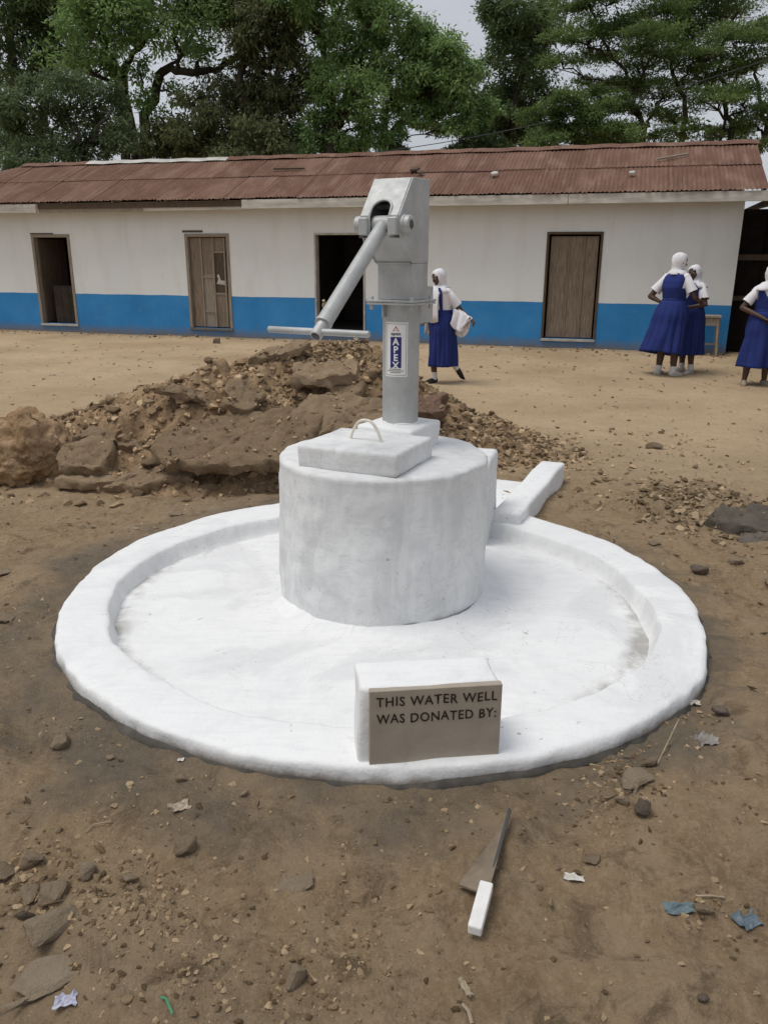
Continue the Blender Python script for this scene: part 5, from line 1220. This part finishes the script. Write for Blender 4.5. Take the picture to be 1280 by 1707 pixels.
def hand(mb, wrist, d, palm, s):
    """palm, four unequal fingers and a thumb leaving the side of the palm; d along the hand, palm = palm normal"""
    d = Vector(d).normalized(); pn = Vector(palm); pn = (pn-d*pn.dot(d)).normalized(); sd = d.cross(pn)
    w = Vector(wrist); mb.tube([w, w+d*.03*s, w+d*.075*s], [(.016*s, .022*s), (.015*s, .032*s), (.012*s, .035*s)], 10)
    for k, (o_, L) in enumerate(((-.027, .060), (-.009, .070), (.009, .066), (.026, .052))):
        p0 = w+d*.07*s+sd*o_*s; p1 = p0+(d*.75+pn*.45)*L*.5*s; p2 = p1+(d*.25+pn*.85)*L*.5*s
        mb.tube([p0, p1, p2], [.0085*s, .008*s, .0065*s], 8)
    p0 = w+d*.025*s-sd*.028*s; mb.tube([p0, p0+(d*.5-sd*.7+pn*.2)*.035*s, p0+(d*.9-sd*.3+pn*.6)*.062*s], [.011*s, .010*s, .008*s], 8)
def torso_ring(z, H):
    """half-width, half-depth and forward shift of the trunk at relative height z/H"""
    k = [(.52, .105, .085, 0), (.56, .112, .092, .004), (.60, .092, .078, 0), (.635, .082, .070, -.002), (.68, .090, .076, -.006), (.73, .102, .084, -.008), (.78, .110, .078, -.002), (.815, .106, .064, .006), (.84, .070, .050, .008), (.86, .038, .040, .008), (.90, .034, .037, .002)]
    t = z/H; a = np.array(k); return [float(np.interp(t, a[:, 0], a[:, j]))*H*(.86 if j == 1 else 1) for j in (1, 2, 3)]
FRONT = -pi/2
def person(label, loc, rz, H, P):
    root = empty('person', loc, rz, label, 'person', 'schoolgirls in the yard')
    lean = Vector(P.get('lean', (0, 0))+(0,)) if True else 0
    def tw(z): k = max(0, z/H-.52)/.48; return Vector((lean.x*k, lean.y*k, 0))
    mb = MB(); j = {k: Vector(v)*H for k, v in P['j'].items()}
    zs = np.linspace(.52, .90, 20)*H
    # trunk
    pts = []; rad = []
    for z in zs:
        w, d, f = torso_ring(z, H); pts.append(Vector((0, f*-1, z))+tw(z)); rad.append((d, w))
    P_, F_ = pts, None
    V = []; seg = 20
    for p, (d, w) in zip(pts, rad):
        for k in range(seg): a = 2*pi*k/seg; V.append((p.x+w*cos(a), p.y+d*sin(a), p.z))
    F = [(i*seg+k, i*seg+(k+1) % seg, (i+1)*seg+(k+1) % seg, (i+1)*seg+k) for i in range(len(pts)-1) for k in range(seg)]
    F.append(tuple(reversed(range(seg)))); F.append(tuple((len(pts)-1)*seg+k for k in range(seg))); mb.add(V, F)
    # legs with feet
    for s in 'LR':
        sx = 1 if s == 'L' else -1
        hip, kn, an, toe = Vector((sx*.055*H, 0, .52*H)), j['kn'+s], j['an'+s], j['toe'+s]
        limb(mb, [hip, kn, kn.lerp(an, .35), an], [.052*H, .034*H, .034*H, .020*H])
        heel = an+(an-toe).normalized()*.012*H+Vector((0, 0, -.012*H)); limb(mb, [heel, an.lerp(toe, .5), toe], [.020*H, .020*H, .015*H], 10)
    # arms
    for s in 'LR':
        sx = 1 if s == 'L' else -1
        shd = Vector((sx*.084*H, 0, .805*H))+tw(.805*H); el, wr = j['el'+s], j['wr'+s]
        limb(mb, [shd, el, el.lerp(wr, .3), wr], [.029*H, .0225*H, .022*H, .0145*H]); hand(mb, wr, (wr-el)+Vector(P.get('hd'+s, (0, 0, 0))), P.get('pn'+s, (0, -1, -.3)), H*.64)
    # neck, head
    hc = Vector((0, -.012*H, .935*H))+tw(.935*H)+Vector(P.get('hshift', (0, 0, 0)))*H
    mb.tube([Vector((0, .002, .83*H))+tw(.83*H), hc+Vector((0, .012, -.03))*H], [.034*H, .033*H], 12)
    Rh = Euler((radians(P.get('nod', 0)), radians(P.get('tilt', 0)), radians(P.get('turn', 0)))).to_matrix()
    def hp_(x, y, z): return hc+Rh @ (Vector((x, y, z))*H)
    mb.ell(hc, (.046*H, .056*H, .064*H), 18, 12, Rh); mb.ell(hp_(0, -.014, -.026), (.036*H, .040*H, .040*H), 14, 10, Rh)
    mb.ell(hp_(0, -.056, -.010), (.010*H, .014*H, .016*H), 10, 8, Rh); mb.ell(hp_(0, -.050, .014), (.036*H, .010*H, .007*H), 10, 8, Rh)
    mb.ell(hp_(0, -.051, -.034), (.017*H, .010*H, .008*H), 10, 8, Rh); mb.ell(hp_(0, -.046, -.056), (.016*H, .012*H, .011*H), 10, 8, Rh)
    for sx in (-1, 1): mb.ell(hp_(sx*.047, .004, -.006), (.006*H, .012*H, .018*H), 8, 8, Rh); mb.ell(hp_(sx*.026, -.044, -.020), (.014*H, .012*H, .014*H), 8, 8, Rh)
    body = remesh('body', mb, .0075, M['skin'], root, 3)
    for sx in (-1, 1):
        b = MB(); b.ell(hp_(sx*.0185, -.0535, .002), (.0085*H, .005*H, .0048*H), 10, 8, Rh); e = b.build('eye', M['eye_white'], root)
        b = MB(); b.ell(hp_(sx*.0185, -.0575, .002), (.0042*H, .0025*H, .0042*H), 8, 6, Rh); b.build('pupil', M['eye_dark'], e)
    # clothing: rings round the trunk -------------------------------------------
    SG = 110
    def trunk_shell(z0, z1, off, mask, n=44, sway=None):
        V = []; Z = np.linspace(z0, z1, n)*H
        for z in Z:
            w, d, f = torso_ring(z, H); c = Vector((0, -f, z))+tw(z)
            for k in range(SG):
                a = 2*pi*k/SG; fold = .004*H*sin(6*a+z*9/H) if off > .012 else 0
                V.append((c.x+(w+off*H+fold)*cos(a), c.y+(d+off*H+fold)*sin(a), z))
        F = []
        for i in range(n-1):
            for k in range(SG):
                a = 2*pi*(k+.5)/SG; zz = (Z[i]+Z[i+1])/2/H; da = (a-FRONT+pi) % (2*pi)-pi
                if mask is None or mask(da, zz): F.append((i*SG+k, i*SG+(k+1) % SG, (i+1)*SG+(k+1) % SG, (i+1)*SG+k))
        return V, F
    mb = MB(); V, F = trunk_shell(.60, .865, .011, None); mb.add(V, F)
    for s in 'LR':
        sx = 1 if s == 'L' else -1
        shd = Vector((sx*.082*H, 0, .808*H))+tw(.808*H); el = j['el'+s]; e2 = shd.lerp(el, P.get('sleeve', .72))
        mb.tube([shd+Vector((-sx*.03*H, 0, .006*H)), shd, shd.lerp(e2, .5), e2], [.030*H, .036*H, .040*H, .046*H], 16, False); mb.ell(shd, (.036*H, .037*H, .036*H), 14, 10)
    o = mb.build('blouse', M['white_cloth'], root); autosmooth(o, 60)
    # pinafore: bodice or straps, and pleated skirt
    V, F = trunk_shell(.60, .845, .0165, P['bodice']); mb = MB(); mb.add(V, F); o = mb.build('bodice', M['blue_cloth'], root); sm = o.modifiers.new('s', 'SOLIDIFY'); sm.thickness = .006
    hem = P.get('hem', .205); hw = P.get('hemr', (.165, .150)); sh = P.get('hemshift', (0, 0)); npl = P.get('pleats', 17); V = []; n = 26; S2 = 136; tilt = P.get('hemtilt', (0, 0))
    w0, d0, f0 = torso_ring(.615*H, H)
    for i in range(n):
        t = i/(n-1); e = t**P.get('flare', .8); hb_ = .10*sin(pi*min(1, t*2.2))*.12
        for k in range(S2):
            a = 2*pi*k/S2; am = .015*H*min(1, t*3)*(.45+.55*t)
            pl = am*(abs(sin(npl*a*.5+.6*sin(2*a)))-.5)+.011*H*t*sin(5*a+4*t+H*9)+.006*H*t*sin(9*a-3*t+H*5)
            rx = w0+.018*H+(hw[0]*H-w0)*e+hb_*H+pl; ry = d0+.018*H+(hw[1]*H-d0)*e+hb_*H+pl
            z = (.625*H)*(1-t)+(hem*H+tilt[0]*cos(a)*H+tilt[1]*sin(a)*H)*t
            V.append((rx*cos(a)+sh[0]*H*t**1.3, ry*sin(a)+sh[1]*H*t**1.3, z))
    F = [(i*S2+k, i*S2+(k+1) % S2, (i+1)*S2+(k+1) % S2, (i+1)*S2+k) for i in range(n-1) for k in range(S2)]
    o = mesh_obj('skirt', V, F, M['blue_cloth'], root); sm = o.modifiers.new('s', 'SOLIDIFY'); sm.thickness = .006
    mb = MB(); V = []; 
    for z in (.612, .622, .640, .648):
        w, d, f = torso_ring(z*H, H); ex = .021 if .615 < z < .645 else .016
        for k in range(SG): a = 2*pi*k/SG; V.append(((w+ex*H)*cos(a)+tw(z*H).x, (d+ex*H)*sin(a)-f+tw(z*H).y, z*H))
    mesh_obj('waistband', V, [(i*SG+k, i*SG+(k+1) % SG, (i+1)*SG+(k+1) % SG, (i+1)*SG+k) for i in range(3) for k in range(SG)], M['blue_cloth'], root)
    # headscarf ------------------------------------------------------------------
    prof = [(.0665, .008), (.064, .022), (.055, .040), (.040, .052), (.020, .059), (0, .0605), (-.02, .058), (-.036, .052), (-.052, .047), (-.066, .045)]    # (dz, r) round the skull
    V = []; NS = 44
    for dz, r in prof:
        for k in range(NS):
            a = 2*pi*k/NS; fl = .0032*sin(6*a+dz*60)+.0018*sin(11*a-dz*90); q = Rh @ (Vector(((r*.88+fl)*cos(a), (r*1.02+fl)*sin(a)+.004, dz))*H); V.append(tuple(hc+q))
    nk = P.get('cape', [(.862, .060, .058), (.842, .082, .074), (.822, .112, .090), (.800, .128, .100)])
    for z, rx, ry in nk:
        for k in range(NS):
            a = 2*pi*k/NS; fl = (.008*sin(6*a+z*20)+.004*sin(11*a))*(rx/.12); da = (a-FRONT+pi) % (2*pi)-pi
            ext = P.get('bib', 0)*max(0, cos(da))**.7*((.87-z)/.07) if P.get('bib') else 0
            V.append(((rx+fl)*H*cos(a)+tw(z*H).x, (ry+fl)*H*sin(a)+tw(z*H).y-ext*.12*H, z*H-ext*H))
    F = []; nr = len(prof)+len(nk)
    for i in range(nr-1):
        for k in range(NS):
            a = 2*pi*(k+.5)/NS; da = (a-FRONT+pi) % (2*pi)-pi
            if i < len(prof)-1:
                dz = (prof[i][0]+prof[i+1][0])/2; lim = .92*sqrt(max(0, 1-((dz+.010)/.046)**2)) if abs(dz+.010) < .046 else 0
                if abs(da) < lim: continue
            elif 'capefront' in P and i > len(prof) and abs(da) > P['capefront']+.9*max(0, len(prof)+2-i): continue
            F.append((i*NS+k, i*NS+(k+1) % NS, (i+1)*NS+(k+1) % NS, (i+1)*NS+k))
    F.append(tuple(reversed(range(NS))))
    o = mesh_obj('headscarf', V, F, M['white_cloth'], root); sm = o.modifiers.new('s', 'SOLIDIFY'); sm.thickness = .007; sm.offset = 0
    # socks and shoes --------------------------------------------------------------
    for s in 'LR':
        kn, an, toe = j['kn'+s], j['an'+s], j['toe'+s]; sd = (toe-an).normalized()
        if P.get('sock', .3):
            tp = an.lerp(kn, P.get('sock', .3)); tube('sock', [tp, tp.lerp(an, .5), an+Vector((0, 0, -.004))], [.030*H, .0275*H, .0265*H], M['sock'], root, 16)
        mb = MB(); heel = an+(an-toe).normalized()*.016*H; dn_ = Vector(P.get('dn'+s, (0, 0, -1)))
        limb(mb, [heel+dn_*.010*H, an.lerp(toe, .45)+dn_*.004*H, toe+dn_*.001*H], [.0245*H, .0255*H, .0215*H], 12)
        sid = sd.cross(dn_).normalized()
        mb.tube([heel+dn_*.028*H+(an-toe).normalized()*.012*H, an.lerp(toe, .4)+dn_*.026*H, toe+dn_*.018*H+sd*.022*H], [(.009*H, .026*H)]*3 if abs(dn_.z) > .5 else [.012*H]*3, 10)
        remesh('shoe', mb, .006, P['shoe'], root, 3)
    return root
full = lambda da, z: z < .70 or (abs(da) > .0 and not (abs(da) < .75 and z > .70+abs(da)*.05) and (z < .79 or (.35 < abs(da) % pi)) and not (abs(abs(da)-pi/2) < .42 and z > .735))
def straps(da, z):            # waist-high front with two shoulder straps
    return z < .655 or (abs(abs(da)-.62) < .16) or (abs(abs(da)-2.5) < .16)
def vneck(da, z):             # full bodice with V neck and cut-away armholes
    if abs(abs(da)-pi/2) < .46 and z > .725: return False
    if abs(da) < .62 and z > .70 and abs(da)*.155+.70 < z: return False
    return True
D_ = dict
# walking girl behind the pump, one foot kicked back, scarf end held out
g1 = person('schoolgirl walking behind the pump, holding out her white scarf', (0.765, 10.624, 0.000), radians(-48), 1.475, D_(
    j=D_(knL=(.045, -.02, .285), anL=(.040, .150, .135), toeL=(.045, .215, .055), knR=(-.050, -.06, .285), anR=(-.055, -.045, .042), toeR=(-.060, -.135, .018),
         elL=(.140, .075, .650), wrL=(.290, .045, .575), elR=(-.140, -.02, .66), wrR=(-.135, -.10, .56)), dnL=(0, .75, -.65),
    lean=(-.01, -.09), nod=18, turn=-12, shoe=M['shoe_black'], bodice=straps, hem=.165, hemr=(.098, .118), hemshift=(0, .01), pleats=19, sock=.28,
    cape=[(.862, .060, .058), (.842, .084, .078), (.822, .112, .094), (.795, .110, .106), (.75, .108, .110), (.70, .108, .112), (.655, .100, .108)], bib=.035, capefront=.55, sleeve=.70))
def cloth_fan(name, parent, A, B, n=14, m=9, sag=.10, seed=0):
    """loose cloth hung between two edges"""
    V = []
    for i in range(n+1):
        for k in range(m+1):
            u, v = i/n, k/m; p = Vector(A[0]).lerp(Vector(A[1]), u); q = Vector(B[0]).lerp(Vector(B[1]), u); r = p.lerp(q, v)
            V.append((r.x+.018*sin(9*u+4*v)*v, r.y+.030*sin(15*u+3*v+seed)*(.3+v), r.z-sag*sin(pi*u)**.8*v+.022*sin(19*u+seed)*v))
    F = [(i*(m+1)+k, (i+1)*(m+1)+k, (i+1)*(m+1)+k+1, i*(m+1)+k+1) for i in range(n) for k in range(m)]
    o = mesh_obj(name, V, F, M['white_cloth'], parent); sm = o.modifiers.new('s', 'SOLIDIFY'); sm.thickness = .012; return o
cloth_fan('scarf_end', g1, [(.15, .06, 1.02), (.455, .06, .880)], [(.13, .11, .70), (.43, .08, .835)], n=20, m=12, sag=.12)
cloth_fan('scarf_end', g1, [(.16, .01, 1.00), (.45, .03, .895)], [(.20, -.03, .78), (.44, .0, .845)], n=20, m=12, sag=.09, seed=2)
cloth_fan('scarf_end', g1, [(-.16, -.06, .99), (-.14, -.19, .97)], [(-.19, -.05, .66), (-.16, -.18, .70)], sag=.03, seed=4)

# tall girl seen from behind, hand on hip
person('tall schoolgirl seen from behind with one hand on her hip', (4.045, 11.456, 0.000), radians(130), 1.70, D_(
    j=D_(knL=(.055, .0, .27), anL=(.062, .02, .045), toeL=(.080, -.065, .018), knR=(-.055, -.01, .27), anR=(-.065, .0, .045), toeR=(-.085, -.085, .018),
         elL=(.185, .055, .655), wrL=(.098, .045, .615), elR=(-.165, -.03, .655), wrR=(-.14, -.150, .625)), hdL=(0, .1, .1), pnL=(-1, 0, 0), 
    lean=(.0, -.03), nod=8, turn=-20, shoe=M['shoe_white'], bodice=vneck, hem=.195, hemr=(.150, .140), hemshift=(.035, .05), hemtilt=(.0, .03), flare=.72, pleats=15, sock=.22,
    cape=[(.862, .058, .056), (.845, .070, .064), (.832, .080, .070)]))
# shorter girl behind her shoulder, facing her
person('shorter schoolgirl half hidden behind the tall one, head tilted', (4.454, 11.796, 0.000), radians(-62), 1.54, D_(
    j=D_(knL=(.055, -.02, .27), anL=(.06, .0, .042), toeL=(.085, -.085, .018), knR=(-.055, .0, .27), anR=(-.062, .01, .042), toeR=(-.085, -.075, .018),
         elL=(.165, -.03, .655), wrL=(.06, -.13, .625), elR=(-.165, -.04, .66), wrR=(-.05, -.15, .62)), pnL=(-1, 0, 0), pnR=(1, 0, 0),
    lean=(.0, -.03), nod=10, tilt=-14, turn=6, shoe=M['shoe_white'], bodice=vneck, hem=.19, hemr=(.118, .118), pleats=15, sock=.26,
    cape=[(.862, .060, .058), (.842, .080, .074), (.822, .104, .088), (.80, .115, .096)]))
# girl at the right edge, hands clasped
person('schoolgirl in sandals at the right edge with hands clasped in front', (4.954, 10.616, 0.000), radians(-6), 1.545, D_(
    j=D_(knL=(.065, -.01, .27), anL=(.075, .0, .040), toeL=(.100, -.09, .016), knR=(-.075, -.01, .27), anR=(-.090, .0, .040), toeR=(-.115, -.085, .016),
         elL=(.175, .01, .655), wrL=(.045, -.120, .575), elR=(-.185, .01, .655), wrR=(-.045, -.122, .580)), pnL=(-1, 0, -.2), pnR=(1, 0, -.2),
    lean=(.03, .0), nod=2, turn=4, shoe=M['sandal'], bodice=vneck, hem=.165, hemr=(.135, .125), hemtilt=(.0, .0), pleats=13, sock=0, hshift=(0, 0, 0)))
